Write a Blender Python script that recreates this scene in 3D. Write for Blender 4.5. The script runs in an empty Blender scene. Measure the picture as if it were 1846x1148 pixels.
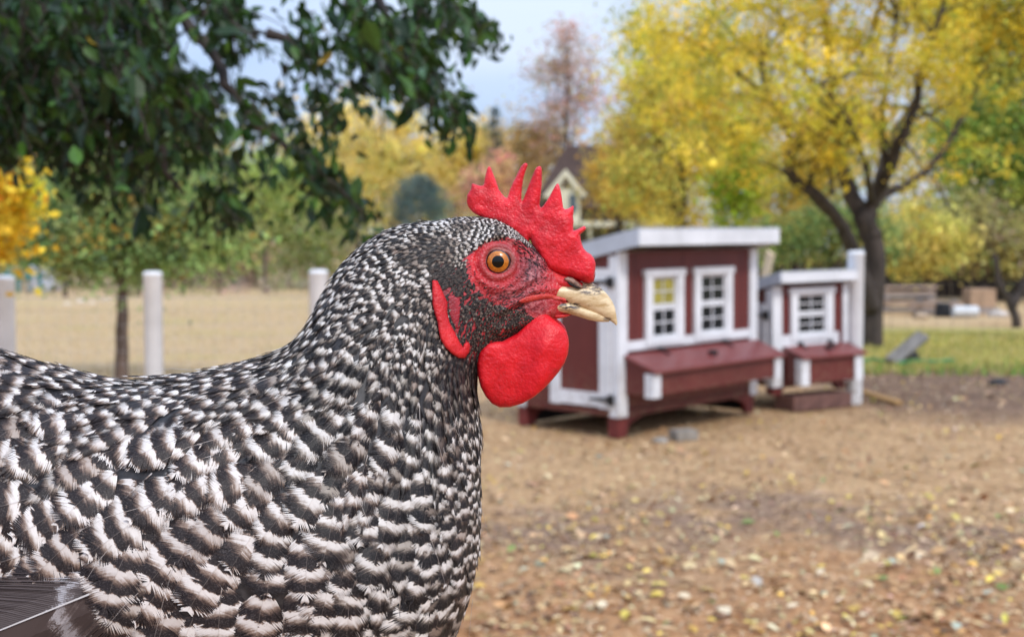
import bpy, bmesh, math, random
import numpy as np
from mathutils import Vector, Matrix, noise as mnoise
from mathutils.bvhtree import BVHTree
from mathutils.geometry import delaunay_2d_cdt

SC = bpy.context.scene
COL = SC.collection
RNG = np.random.default_rng(11)
random.seed(5)
R = math.radians

# ------------------------------------------------------------------ camera
FPX = 2200.0          # focal length in photo pixels (photo 1846 x 1148)
CH = 1.40             # camera height
PITCH = math.atan(124 / FPX)
cam_d = bpy.data.cameras.new('camera')
cam = bpy.data.objects.new('camera', cam_d)
COL.objects.link(cam)
cam.location = (0, 0, CH)
cam.rotation_euler = (math.pi / 2 - PITCH, 0, 0)
cam_d.sensor_width = 36
cam_d.lens = FPX / 1846 * 36
cam_d.clip_start = 0.02
cam_d.clip_end = 900
cam_d.dof.use_dof = True
cam_d.dof.focus_distance = 0.545
cam_d.dof.aperture_fstop = 13.5
SC.camera = cam

# ------------------------------------------------------------------ world: bright overcast with thin blue
W = bpy.data.worlds.new('World')
SC.world = W
W.use_nodes = True
nt = W.node_tree
nt.nodes.clear()
n_out = nt.nodes.new('ShaderNodeOutputWorld')
n_bg = nt.nodes.new('ShaderNodeBackground')
n_bg.inputs['Strength'].default_value = 0.1
sky = nt.nodes.new('ShaderNodeTexSky')
sky.sky_type = 'NISHITA'
sky.sun_disc = False
SUN_EL, SUN_AZ = 48, 150      # azimuth from +Y clockwise, behind the camera on the right
sky.sun_elevation = R(SUN_EL)
sky.sun_rotation = R(SUN_AZ)
sky.dust_density = 2.0
tc = nt.nodes.new('ShaderNodeTexCoord')
sep = nt.nodes.new('ShaderNodeSeparateXYZ')
nt.links.new(tc.outputs['Generated'], sep.inputs[0])
ramp = nt.nodes.new('ShaderNodeMapRange')      # overcast sky: zenith brighter than horizon
ramp.inputs['From Min'].default_value = 0
ramp.inputs['From Max'].default_value = 1
ramp.inputs['To Min'].default_value = 1.0
ramp.inputs['To Max'].default_value = 2.4
nt.links.new(sep.outputs['Z'], ramp.inputs['Value'])
nz = nt.nodes.new('ShaderNodeTexNoise')
nz.inputs['Scale'].default_value = 3.2
nz.inputs['Detail'].default_value = 5
mp = nt.nodes.new('ShaderNodeMapping')
mp.inputs['Scale'].default_value = (1, 1, 2.6)
nt.links.new(tc.outputs['Generated'], mp.inputs[0])
nt.links.new(mp.outputs[0], nz.inputs['Vector'])
cr = nt.nodes.new('ShaderNodeValToRGB')
cr.color_ramp.elements[0].position = 0.36
cr.color_ramp.elements[0].color = (3.5, 4.6, 6.9, 1)
cr.color_ramp.elements[1].position = 0.66
cr.color_ramp.elements[1].color = (5.2, 5.9, 7.2, 1)
nt.links.new(nz.outputs['Fac'], cr.inputs['Fac'])
mul = nt.nodes.new('ShaderNodeVectorMath')
mul.operation = 'SCALE'
nt.links.new(cr.outputs['Color'], mul.inputs[0])
nt.links.new(ramp.outputs[0], mul.inputs['Scale'])
mixw = nt.nodes.new('ShaderNodeMix')
mixw.data_type = 'RGBA'
mixw.inputs['Factor'].default_value = 0.8
nt.links.new(sky.outputs[0], mixw.inputs['A'])
nt.links.new(mul.outputs[0], mixw.inputs['B'])
nt.links.new(mixw.outputs['Result'], n_bg.inputs['Color'])
nt.links.new(n_bg.outputs[0], n_out.inputs['Surface'])

sd = bpy.data.lights.new('sun', 'SUN')
sd.energy = 1.5
sd.angle = R(12)
sd.color = (1.0, 0.96, 0.9)
sun = bpy.data.objects.new('sun', sd)
COL.objects.link(sun)
sun.rotation_euler = Vector((-math.sin(R(SUN_AZ)) * math.cos(R(SUN_EL)), -math.cos(R(SUN_AZ)) * math.cos(R(SUN_EL)), -math.sin(R(SUN_EL)))).to_track_quat('-Z', 'Y').to_euler()

SC.view_settings.view_transform = 'Standard'
SC.view_settings.look = 'None'
SC.view_settings.exposure = 0.46
SC.view_settings.gamma = 1
SC.view_settings.use_curve_mapping = False
SC.cycles.use_denoising = True
SC.cycles.max_bounces = 6
SC.cycles.diffuse_bounces = 3
SC.cycles.glossy_bounces = 2
SC.cycles.transmission_bounces = 4
SC.cycles.transparent_max_bounces = 6

# ------------------------------------------------------------------ helpers
_cp, _sp = math.cos(PITCH), math.sin(PITCH)
def P(px, py, Y):
    """World point at forward distance Y on the ray of a photo pixel."""
    a = (px - 923) / FPX
    b = (574 - py) / FPX
    dy = _cp + b * _sp
    dz = b * _cp - _sp
    return Vector((a / dy * Y, Y, CH + dz / dy * Y))
def hz(py, Y):
    return P(923, py, Y).z
def PP(px, py, Y):
    """numpy version of P."""
    px = np.asarray(px, float); py = np.asarray(py, float); Y = np.asarray(Y, float)
    a = (px - 923) / FPX; b = (574 - py) / FPX
    dy = _cp + b * _sp; dz = b * _cp - _sp
    return np.stack([a / dy * Y, Y + 0 * px, CH + dz / dy * Y], -1)
def proj(p):
    """photo pixel of world points (N,3)."""
    p = np.asarray(p, float)
    d = p - np.array([0, 0, CH])
    f = d[..., 1] * _cp - d[..., 2] * _sp
    u = d[..., 1] * _sp + d[..., 2] * _cp
    return np.stack([923 + FPX * d[..., 0] / f, 574 - FPX * u / f], -1)

def tag(o, label=None, cat=None, group=None, kind=None):
    if label: o['label'] = label
    if cat: o['category'] = cat
    if group: o['group'] = group
    if kind: o['kind'] = kind
    return o
def empty(name, loc=(0, 0, 0), rz=0.0, **k):
    o = bpy.data.objects.new(name, None)
    o.empty_display_size = 0.1
    COL.objects.link(o)
    o.location = loc
    o.rotation_euler = (0, 0, rz)
    return tag(o, **k)
def link_mesh(name, me, mat=None, parent=None, loc=None, rot=None):
    o = bpy.data.objects.new(name, me)
    COL.objects.link(o)
    if mat and not me.materials:
        me.materials.append(mat)
    if parent: o.parent = parent
    if loc is not None: o.location = loc
    if rot is not None: o.rotation_euler = rot
    return o
def np_mesh(name, V, F, mat=None, parent=None, smooth=False, col=None, uv=None):
    """mesh object from numpy verts (N,3) and faces (M,3|4)."""
    V = np.asarray(V, np.float32); F = np.asarray(F, np.int32)
    me = bpy.data.meshes.new(name)
    n, m, k = len(V), len(F), F.shape[1]
    me.vertices.add(n); me.vertices.foreach_set('co', V.ravel())
    me.loops.add(m * k); me.loops.foreach_set('vertex_index', F.ravel())
    me.polygons.add(m)
    me.polygons.foreach_set('loop_start', np.arange(0, m * k, k, dtype=np.int32))
    me.polygons.foreach_set('use_smooth', np.full(m, smooth, bool))
    me.update(calc_edges=True)
    if col is not None:
        a = me.color_attributes.new('col', 'FLOAT_COLOR', 'POINT')
        a.data.foreach_set('color', np.asarray(col, np.float32).ravel())
    return link_mesh(name, me, mat, parent)
class MB:
    """collects simple solids into one mesh"""
    def __init__(s): s.v = []; s.f = []
    def box(s, x0, x1, y0, y1, z0, z1):
        b = len(s.v)
        s.v += [(x, y, z) for z in (z0, z1) for y in (y0, y1) for x in (x0, x1)]
        s.f += [tuple(b + i for i in q) for q in ((0, 2, 3, 1), (4, 5, 7, 6), (0, 1, 5, 4), (2, 6, 7, 3), (0, 4, 6, 2), (1, 3, 7, 5))]
        return s
    def hexa(s, pts):
        """8 corners: bottom ring of 4, top ring of 4"""
        b = len(s.v); s.v += [tuple(p) for p in pts]
        s.f += [tuple(b + i for i in q) for q in ((3, 2, 1, 0), (4, 5, 6, 7), (0, 1, 5, 4), (1, 2, 6, 5), (2, 3, 7, 6), (3, 0, 4, 7))]
        return s
    def prism(s, poly, y0, y1):
        """polygon in xz extruded along y"""
        b = len(s.v); n = len(poly)
        s.v += [(x, y0, z) for x, z in poly] + [(x, y1, z) for x, z in poly]
        s.f.append(tuple(b + i for i in range(n))); s.f.append(tuple(b + n + i for i in reversed(range(n))))
        for i in range(n):
            j = (i + 1) % n
            s.f.append((b + j, b + i, b + n + i, b + n + j))
        return s
    def tube(s, pts, rad, seg=8, cap=True):
        pts = [Vector(p) for p in pts]; n = len(pts)
        if not hasattr(rad, '__len__'): rad = [rad] * n
        b = len(s.v); up = Vector((0.13, 0.31, 0.94))
        for i in range(n):
            t = (pts[min(i + 1, n - 1)] - pts[max(i - 1, 0)]).normalized()
            a = t.cross(up)
            if a.length < 0.1: a = t.cross(Vector((1, 0, 0)))
            a.normalize(); c = t.cross(a)
            for k in range(seg):
                w = 2 * math.pi * k / seg
                s.v.append(tuple(pts[i] + (a * math.cos(w) + c * math.sin(w)) * rad[i]))
        for i in range(n - 1):
            for k in range(seg):
                k2 = (k + 1) % seg
                s.f.append((b + i * seg + k, b + i * seg + k2, b + (i + 1) * seg + k2, b + (i + 1) * seg + k))
        if cap:
            s.f.append(tuple(b + k for k in reversed(range(seg))))
            s.f.append(tuple(b + (n - 1) * seg + k for k in range(seg)))
        return s
    def build(s, name, mat=None, parent=None, bevel=0.0, smooth=False, rough=0.0):
        me = bpy.data.meshes.new(name)
        me.from_pydata(s.v, [], s.f)
        if bevel > 0 or rough > 0:
            bm = bmesh.new(); bm.from_mesh(me)
            if bevel > 0:
                bmesh.ops.bevel(bm, geom=list(bm.edges), offset=bevel, segments=2, affect='EDGES', profile=0.6)
            if rough > 0:
                bmesh.ops.subdivide_edges(bm, edges=list(bm.edges), cuts=2, use_grid_fill=True)
                for v in bm.verts:
                    v.co += Vector([random.uniform(-rough, rough) for _ in range(3)])
            bm.to_mesh(me); bm.free()
        if smooth:
            me.polygons.foreach_set('use_smooth', [True] * len(me.polygons))
        me.update()
        return link_mesh(name, me, mat, parent)

# ------------------------------------------------------------------ materials
class NT:
    def __init__(s, name):
        s.m = bpy.data.materials.new(name); s.m.use_nodes = True
        s.t = s.m.node_tree; s.b = s.t.nodes['Principled BSDF']; s.out = s.t.nodes['Material Output']
    def n(s, typ, **kw):
        x = s.t.nodes.new('ShaderNode' + typ)
        for k, v in kw.items():
            if k in x.inputs.keys(): s.set(x.inputs[k], v)
            else: setattr(x, k, v)
        return x
    def set(s, sock, v):
        if hasattr(v, 'is_linked'): s.t.links.new(v, sock)
        else: sock.default_value = v
    def math(s, op, a, b=None, c=None, clamp=False):
        x = s.t.nodes.new('ShaderNodeMath'); x.operation = op; x.use_clamp = clamp
        s.set(x.inputs[0], a)
        if b is not None: s.set(x.inputs[1], b)
        if c is not None: s.set(x.inputs[2], c)
        return x.outputs[0]
    def mix(s, f, a, b, mode='MIX'):
        x = s.t.nodes.new('ShaderNodeMix'); x.data_type = 'RGBA'; x.blend_type = mode
        s.set(x.inputs['Factor'], f)
        s.set(x.inputs['A'], a if hasattr(a, 'is_linked') or len(a) == 4 else (*a, 1))
        s.set(x.inputs['B'], b if hasattr(b, 'is_linked') or len(b) == 4 else (*b, 1))
        return x.outputs['Result']
    def noise(s, vec, scale, detail=3, rough=0.55, dist=0.0):
        x = s.t.nodes.new('ShaderNodeTexNoise')
        if vec is not None: s.t.links.new(vec, x.inputs['Vector'])
        x.inputs['Scale'].default_value = scale; x.inputs['Detail'].default_value = detail
        x.inputs['Roughness'].default_value = rough; x.inputs['Distortion'].default_value = dist
        return x.outputs['Fac']
    def ramp(s, fac, stops):
        x = s.t.nodes.new('ShaderNodeValToRGB'); s.t.links.new(fac, x.inputs[0])
        e = x.color_ramp.elements
        while len(e) < len(stops): e.new(0.5)
        for i, (p, c) in enumerate(stops):
            e[i].position = p
            e[i].color = (c, c, c, 1) if not hasattr(c, '__len__') else (*c, 1)
        return x.outputs[0]
    def step(s, v, a, b):
        x = s.t.nodes.new('ShaderNodeMapRange'); x.interpolation_type = 'SMOOTHSTEP'
        s.t.links.new(v, x.inputs[0]); x.inputs[1].default_value = a; x.inputs[2].default_value = b
        return x.outputs[0]
    def bump(s, h, strength=0.3, dist=0.01):
        x = s.t.nodes.new('ShaderNodeBump'); s.t.links.new(h, x.inputs['Height'])
        x.inputs['Strength'].default_value = strength; x.inputs['Distance'].default_value = dist
        s.t.links.new(x.outputs[0], s.b.inputs['Normal'])
        return x.outputs[0]
    def coords(s, kind='Object', scale=None):
        x = s.t.nodes.new('ShaderNodeTexCoord').outputs[kind]
        if scale:
            m = s.t.nodes.new('ShaderNodeMapping'); s.t.links.new(x, m.inputs[0]); m.inputs['Scale'].default_value = scale
            x = m.outputs[0]
        return x
    def pos(s, scale=None):
        x = s.t.nodes.new('ShaderNodeNewGeometry').outputs['Position']
        if scale:
            m = s.t.nodes.new('ShaderNodeMapping'); s.t.links.new(x, m.inputs[0]); m.inputs['Scale'].default_value = scale
            x = m.outputs[0]
        return x
    def p(s, **k):
        names = {'color': 'Base Color', 'rough': 'Roughness', 'spec': 'Specular IOR Level', 'metal': 'Metallic', 'sss': 'Subsurface Weight', 'coat': 'Coat Weight'}
        for a, v in k.items(): s.set(s.b.inputs[names[a]], (*v, 1) if (hasattr(v, '__len__') and len(v) == 3) else v)
        return s
def plain(name, c, rough=0.6, var=0.15, scale=8.0, grain=None, bump=0.0, spec=0.4):
    """painted / plain surface with uneven tone and a little relief"""
    t = NT(name)
    v = t.coords('Object', grain)
    n1 = t.noise(v, scale, 4)
    n2 = t.noise(v, scale * 7, 3)
    f = t.math('ADD', t.math('MULTIPLY', n1, 0.7), t.math('MULTIPLY', n2, 0.3))
    d = tuple(x * (1 - var * 1.6) for x in c); l = tuple(min(1, x * (1 + var)) for x in c)
    t.p(color=t.ramp(f, [(0.32, d), (0.66, l)]), rough=rough, spec=spec)
    if bump: t.bump(f, bump, 0.004)
    return t.m
def paint(name, c, rough=0.5, grime=0.35, spec=0.4):
    """outdoor paint: uneven fading, rain streaks running down, mud flecks thrown up from below"""
    t = NT(name)
    v = t.coords('Object'); n1 = t.noise(v, 3.0, 4); n2 = t.noise(t.coords('Object', (14, 14, 1.2)), 1.6, 4, .65); n3 = t.noise(v, 34, 4, .7)
    base = t.ramp(n1, [(0.3, tuple(x * .82 for x in c)), (0.7, tuple(min(1, x * 1.12) for x in c))])
    base = t.mix(t.math('MULTIPLY', t.step(n2, .52, .72), grime), base, tuple(x * .55 + .04 for x in c))
    g = t.n('SeparateXYZ'); t.t.links.new(t.pos(), g.inputs[0])
    low = t.math('SUBTRACT', 1.0, t.step(g.outputs[2], .12, .62))
    base = t.mix(t.math('MULTIPLY', t.math('MULTIPLY', t.step(n3, .50, .64), low), .75), base, (0.26, 0.17, 0.10))
    t.p(color=base, rough=rough, spec=spec); t.bump(t.math('ADD', n2, n3), .25, .003)
    return t.m
def leaf_mat(name, rough=0.5, spec=0.3, trans=0.35):
    t = NT(name)
    a = t.n('Attribute', attribute_name='col').outputs['Color']
    t.p(color=a, rough=rough, spec=spec)
    if trans > 0:
        tr = t.n('BsdfTranslucent', Color=a)
        mx = t.t.nodes.new('ShaderNodeMixShader'); mx.inputs[0].default_value = trans
        t.t.links.new(t.b.outputs[0], mx.inputs[1]); t.t.links.new(tr.outputs[0], mx.inputs[2])
        t.t.links.new(mx.outputs[0], t.out.inputs['Surface'])
    return t.m
# ================================================================== GROUND
def ground_mat():
    t = NT('yard_ground')
    p = t.pos()
    sx = t.n('SeparateXYZ'); t.t.links.new(p, sx.inputs[0])
    x, y = sx.outputs[0], sx.outputs[1]
    nb = t.noise(p, 0.55, 3, 0.55); nm = t.noise(p, 2.6, 4, 0.6); nf = t.noise(p, 16, 4, 0.65); ng = t.noise(p, 70, 3, 0.7)
    wob = t.math('MULTIPLY', t.math('SUBTRACT', nb, 0.5), 3.2)
    yw = t.math('ADD', y, wob)
    f = t.math('ADD', t.math('MULTIPLY', nf, 0.5), t.math('ADD', t.math('MULTIPLY', ng, 0.3), t.math('MULTIPLY', nm, 0.2)))
    straw = t.ramp(f, [(0.34, (0.21, 0.12, 0.06)), (0.5, (0.50, 0.305, 0.150)), (0.64, (0.68, 0.46, 0.26))])
    red = t.ramp(f, [(0.34, (0.23, 0.095, 0.040)), (0.5, (0.47, 0.235, 0.105)), (0.66, (0.62, 0.37, 0.19))])
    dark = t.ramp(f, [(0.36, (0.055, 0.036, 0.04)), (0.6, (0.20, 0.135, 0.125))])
    brown = t.ramp(f, [(0.36, (0.09, 0.05, 0.035)), (0.62, (0.30, 0.19, 0.125))])
    lawn = t.ramp(f, [(0.36, (0.20, 0.20, 0.05)), (0.5, (0.42, 0.37, 0.10)), (0.64, (0.60, 0.46, 0.20))])
    field = t.ramp(f, [(0.36, (0.38, 0.26, 0.13)), (0.5, (0.54, 0.375, 0.20)), (0.64, (0.66, 0.49, 0.30))])
    c = t.mix(t.step(t.math('ADD', yw, t.math('MULTIPLY', nm, 1.6)), 4.7, 7.4), red, straw)
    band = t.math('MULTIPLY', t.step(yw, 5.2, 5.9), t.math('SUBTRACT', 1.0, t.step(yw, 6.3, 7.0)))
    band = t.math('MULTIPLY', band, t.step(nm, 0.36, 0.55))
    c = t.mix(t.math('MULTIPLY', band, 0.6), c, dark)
    # brown bare soil behind the coops on the right, lawn beyond it
    rx = t.step(x, 2.4, 3.6)
    c = t.mix(t.math('MULTIPLY', rx, t.step(yw, 9.6, 10.8)), c, brown)
    c = t.mix(t.math('MULTIPLY', t.step(x, 1.4, 2.6), t.step(t.math('ADD', y, t.math('MULTIPLY', wob, 0.35)), 13.9, 14.5)), c, lawn)
    c = t.mix(t.step(t.math('ADD', y, t.math('MULTIPLY', wob, 0.8)), 20.5, 23.0), c, t.mix(t.step(nb, 0.5, 0.62), field, straw))
    lx = t.math('SUBTRACT', 1.0, t.step(x, -1.6, -0.6))
    fld = t.mix(t.math('MULTIPLY', t.step(nb, 0.52, 0.64), 0.35), field, lawn)
    c = t.mix(t.math('MULTIPLY', lx, t.step(yw, 10.0, 12.0)), c, fld)
    t.p(color=c, rough=0.9, spec=0.15)
    t.bump(f, 0.9, 0.05)
    return t.m
# one sheet: fine near the yard, coarse to the horizon, gently uneven
xs = np.concatenate([np.linspace(-400, -9, 24), np.linspace(-8.6, 9, 150), np.linspace(9.6, 400, 24)])
ys = np.concatenate([np.linspace(-60, -1, 8), np.linspace(-.6, 22, 190), np.linspace(23, 500, 40)])
gx, gy = np.meshgrid(xs, ys)
def gz(x, y):
    n = np.array([mnoise.noise((a * .5, b * .5, 0)) * 0.03 + mnoise.noise((a * 2.2, b * 2.2, 5)) * 0.012 for a, b in zip(np.ravel(x), np.ravel(y))])
    return n.reshape(np.shape(x))
gzz = gz(gx, gy) - 0.005
NX, NY = len(xs), len(ys)
gi = np.arange(NX * NY).reshape(NY, NX)
gF = np.stack([gi[:-1, :-1], gi[:-1, 1:], gi[1:, 1:], gi[1:, :-1]], -1).reshape(-1, 4)
g = np_mesh('ground', np.stack([gx, gy, gzz], -1).reshape(-1, 3), gF, ground_mat(), smooth=True)
g['kind'] = 'structure'
def gh(x, y): return mnoise.noise((x * .5, y * .5, 0)) * 0.03 + mnoise.noise((x * 2.2, y * 2.2, 5)) * 0.012 - 0.005

# ------------------------------------------------------------------ leaves helper
def palette(n, pal, var=0.18):
    """pal: list of (weight, (r,g,b))"""
    w = np.array([p[0] for p in pal], float); c = np.array([p[1] for p in pal], float)
    k = RNG.choice(len(pal), n, p=w / w.sum())
    return c[k] * np.exp(RNG.normal(0, var, (n, 1))) * np.exp(RNG.normal(0, 0.06, (n, 3)))
def rand_frames(n, up=0.0, upv=(0, 0, 1)):
    """random orthonormal frames; up > 0 pulls the normal towards upv"""
    nn = RNG.normal(0, 1, (n, 3)) + up * np.array(upv); nn /= np.linalg.norm(nn, axis=1)[:, None]
    a = RNG.normal(0, 1, (n, 3)); a -= nn * (a * nn).sum(1)[:, None]; a /= np.linalg.norm(a, axis=1)[:, None]
    return nn, a, np.cross(nn, a)
def leaf_cloud(name, C, size, colr, mat, parent=None, up=0.4, narrow=0.55, shape='kite', axis=None, svar=0.25):
    n = len(C)
    nn, a, b = rand_frames(n, up)
    if axis is not None:
        a = axis + RNG.normal(0, 0.35, (n, 3)); a /= np.linalg.norm(a, axis=1)[:, None]
        nn = RNG.normal(0, 1, (n, 3)); nn -= a * (nn * a).sum(1)[:, None]; nn /= np.linalg.norm(nn, axis=1)[:, None]; b = np.cross(nn, a)
    s = (size * np.exp(RNG.normal(0, svar, n)))[:, None]
    if shape == 'kite':
        tp = [(-.5, 0, 0), (0.0, .5 * narrow, .06), (.5, 0, 0), (0.0, -.5 * narrow, .06)]; fs = [(0, 1, 2, 3)]
    else:   # folded pointed leaf with a drooping tip
        tp = [(-.5, 0, 0), (-.22, .5 * narrow, .07), (.12, .46 * narrow, .07), (.52, 0, -.09), (.12, -.46 * narrow, .07), (-.22, -.5 * narrow, .07), (-.22, 0, 0), (.12, 0, 0)]
        fs = [(0, 1, 6, 6), (1, 2, 7, 6), (2, 3, 7, 7), (0, 6, 5, 5), (6, 7, 4, 5), (7, 3, 4, 4)]
    V_ = np.stack([C + a * s * t[0] + b * s * t[1] + nn * s * t[2] for t in tp], 1)
    m = len(tp)
    if shape == 'kite':
        F_ = np.arange(n * 4).reshape(n, 4)
    else:
        tri = np.array([(0, 1, 6), (1, 2, 7), (1, 7, 6), (2, 3, 7), (0, 6, 5), (6, 7, 4), (6, 4, 5), (7, 3, 4)])
        F_ = (tri[None] + (np.arange(n) * m)[:, None, None]).reshape(-1, 3)
    cc4 = np.concatenate([np.repeat(colr, m, 0), np.ones((n * m, 1))], 1)
    return np_mesh(name, V_.reshape(-1, 3), F_, mat, parent, col=cc4)
M_leaf = leaf_mat('autumn_leaf', 0.6, 0.2, 0.38)
M_glossleaf = leaf_mat('glossy_green_leaf', 0.42, 0.35, 0.25)
M_litter = leaf_mat('dry_leaf', 0.7, 0.2, 0.0)

# ------------------------------------------------------------------ leaf litter
n = 44000
yy = 1.8 + 11.7 * RNG.random(n) ** 1.1
xx = (RNG.random(n) * 1.5 - 0.75) * (yy * 0.9 + 1.2) + 0.06 * yy
dens_ = 0.35 + 0.65 * np.where(yy < 5, 1.0, np.exp(-((yy - 5.0) / 1.7) ** 2))
clum = np.array([mnoise.noise((a * 1.1, b * 1.1, 2.2)) for a, b in zip(xx, yy)])
kp = RNG.random(n) < dens_ * (0.62 + 0.9 * clum)
xx, yy = xx[kp], yy[kp]
zz = np.array([gh(a, b) for a, b in zip(xx, yy)]) + 0.008 + RNG.random(len(xx)) * 0.012
LIT = [(7, (0.54, 0.37, 0.19)), (6, (0.42, 0.24, 0.11)), (2, (0.64, 0.50, 0.28)), (2.2, (0.66, 0.48, 0.11)), (0.6, (0.66, 0.38, 0.10)), (0.7, (0.42, 0.40, 0.28)), (2.2, (0.22, 0.12, 0.07)), (0.5, (0.22, 0.28, 0.08)), (.3, (0.50, 0.33, 0.24))]
o = leaf_cloud('leaf_litter', np.stack([xx, yy, zz], -1), 0.036, palette(len(xx), LIT, 0.25), M_litter, up=3.2, narrow=0.6, shape='fold', svar=0.35)
o['kind'] = 'stuff'
# chips, stalks and crumbs of straw lying between the leaves
n = 80000
yy = 1.8 + 12.7 * RNG.random(n) ** 1.1
xx = (RNG.random(n) * 1.5 - 0.75) * (yy * 0.9 + 1.2) + 0.06 * yy
zz = np.array([gh(a, b) for a, b in zip(xx, yy)]) + 0.006 + RNG.random(n) * 0.008
CH_ = [(6, (0.58, 0.42, 0.25)), (4, (0.36, 0.22, 0.13)), (2.4, (0.15, 0.09, 0.06)), (1.6, (0.66, 0.52, 0.34))]
o = leaf_cloud('straw_chips', np.stack([xx, yy, zz], -1), 0.030, palette(n, CH_, 0.25), M_litter, up=5.0, narrow=0.28, svar=0.4)
o['kind'] = 'stuff'
# larger fallen leaves one can pick out near the bottom of the view
fl_me = {}
def fallen(px, py, size, colr, lab, idx):
    Yd = CH * FPX / (py - 450) * 0.985
    p = P(px, py, Yd)
    key = colr
    m = fl_me.get(key)
    if m is None:
        tp = [(-.55, 0, .02), (-.3, .30, .10), (.1, .34, .14), (.55, 0, .05), (.1, -.34, .10), (-.3, -.28, .06), (-.3, 0, 0), (.1, 0, .01)]
        fs = [(0, 1, 6), (1, 2, 7, 6), (2, 3, 7), (0, 6, 5), (6, 7, 4, 5), (7, 3, 4)]
        m = bpy.data.meshes.new('fallen_leaf'); m.from_pydata(tp, [], fs)
        m.materials.append(plain('fallen_leaf_skin', colr, 0.6, 0.25, 6)); fl_me[key] = m
    o = link_mesh('fallen_leaf', m)
    o.location = (p.x, p.y, gh(p.x, p.y) + 0.022); o.scale = (size, size, size)
    o.rotation_euler = (random.uniform(-.25, .25), random.uniform(-.25, .25), random.uniform(0, 6.28))
    tag(o, lab, 'leaf', 'large ' + lab.split(' leaf')[0].replace('large ', '') + ' leaves lying loose on the litter')
CRM, YEL, GRN, ORG = (0.72, 0.58, 0.38), (0.68, 0.50, 0.12), (0.44, 0.46, 0.34), (0.70, 0.40, 0.10)
for q, (px, py, s, c) in enumerate([(1306, 1108, .075, CRM), (1234, 1082, .055, CRM), (1158, 1056, .05, YEL), (1196, 1062, .055, YEL), (1352, 1130, .055, YEL), (1086, 1094, .06, CRM), (1300, 1018, .05, GRN), (1560, 1118, .06, CRM),
        (1430, 1098, .05, CRM), (1608, 1020, .05, GRN), (1772, 1018, .055, GRN), (1780, 1076, .06, GRN), (1724, 1138, .055, GRN), (1838, 1100, .055, CRM), (1480, 1040, .05, CRM), (1342, 1048, .05, YEL),
        (1202, 950, .045, ORG), (1158, 934, .045, ORG), (1094, 972, .05, GRN), (1250, 968, .05, CRM), (1815, 992, .045, ORG), (1740, 1000, .05, CRM), (1656, 1010, .045, CRM), (1580, 1050, .05, YEL), (1412, 1008, .05, YEL), (1116, 985, .05, YEL)]):
    fallen(px, py, s, c, {CRM: 'large pale cream leaf lying curled on the reddish litter', YEL: 'large yellow leaf lying curled on the leaf litter', GRN: 'large grey green leaf lying on the leaf litter', ORG: 'bright orange leaf lying in the middle of the litter'}[c], q)

# ------------------------------------------------------------------ grass
def grass(name, x0, x1, y0, y1, n, h, pal, lab=None):
    x = RNG.uniform(x0, x1, n); y = RNG.uniform(y0, y1, n)
    z = np.array([gh(a, b) for a, b in zip(x, y)])
    a = RNG.uniform(0, 6.28, n); w = h * 0.16; hh = h * np.exp(RNG.normal(0, .35, n)); lean = RNG.normal(0, .35, (n, 2)) * hh[:, None]
    b0 = np.stack([x - np.cos(a) * w, y - np.sin(a) * w, z], -1); b1 = np.stack([x + np.cos(a) * w, y + np.sin(a) * w, z], -1)
    tp = np.stack([x + lean[:, 0], y + lean[:, 1], z + hh], -1)
    V_ = np.stack([b0, b1, tp], 1).reshape(-1, 3)
    c = palette(n, pal, 0.2)
    o = np_mesh(name, V_, np.arange(3 * n).reshape(n, 3), M_leaf, col=np.concatenate([np.repeat(c, 3, 0), np.ones((3 * n, 1))], 1))
    o['kind'] = 'stuff'
GP = [(2, (0.24, 0.29, 0.06)), (3, (0.48, 0.44, 0.10)), (4, (0.62, 0.50, 0.20)), (1, (0.60, 0.48, 0.10))]
grass('grass', 2.2, 10, 14.3, 20.5, 16000, 0.05, GP)
grass('dry_grass', -14, -1, 12.5, 30, 14000, 0.04, [(4, (0.60, 0.43, 0.24)), (3, (0.50, 0.35, 0.17)), (.6, (0.36, 0.38, 0.12))])
grass('weeds', 1.9, 7.2, 13.6, 14.4, 1300, 0.08, [(2, (0.14, 0.34, 0.05)), (2, (0.34, 0.32, 0.08)), (2, (0.50, 0.42, 0.16))])

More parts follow.
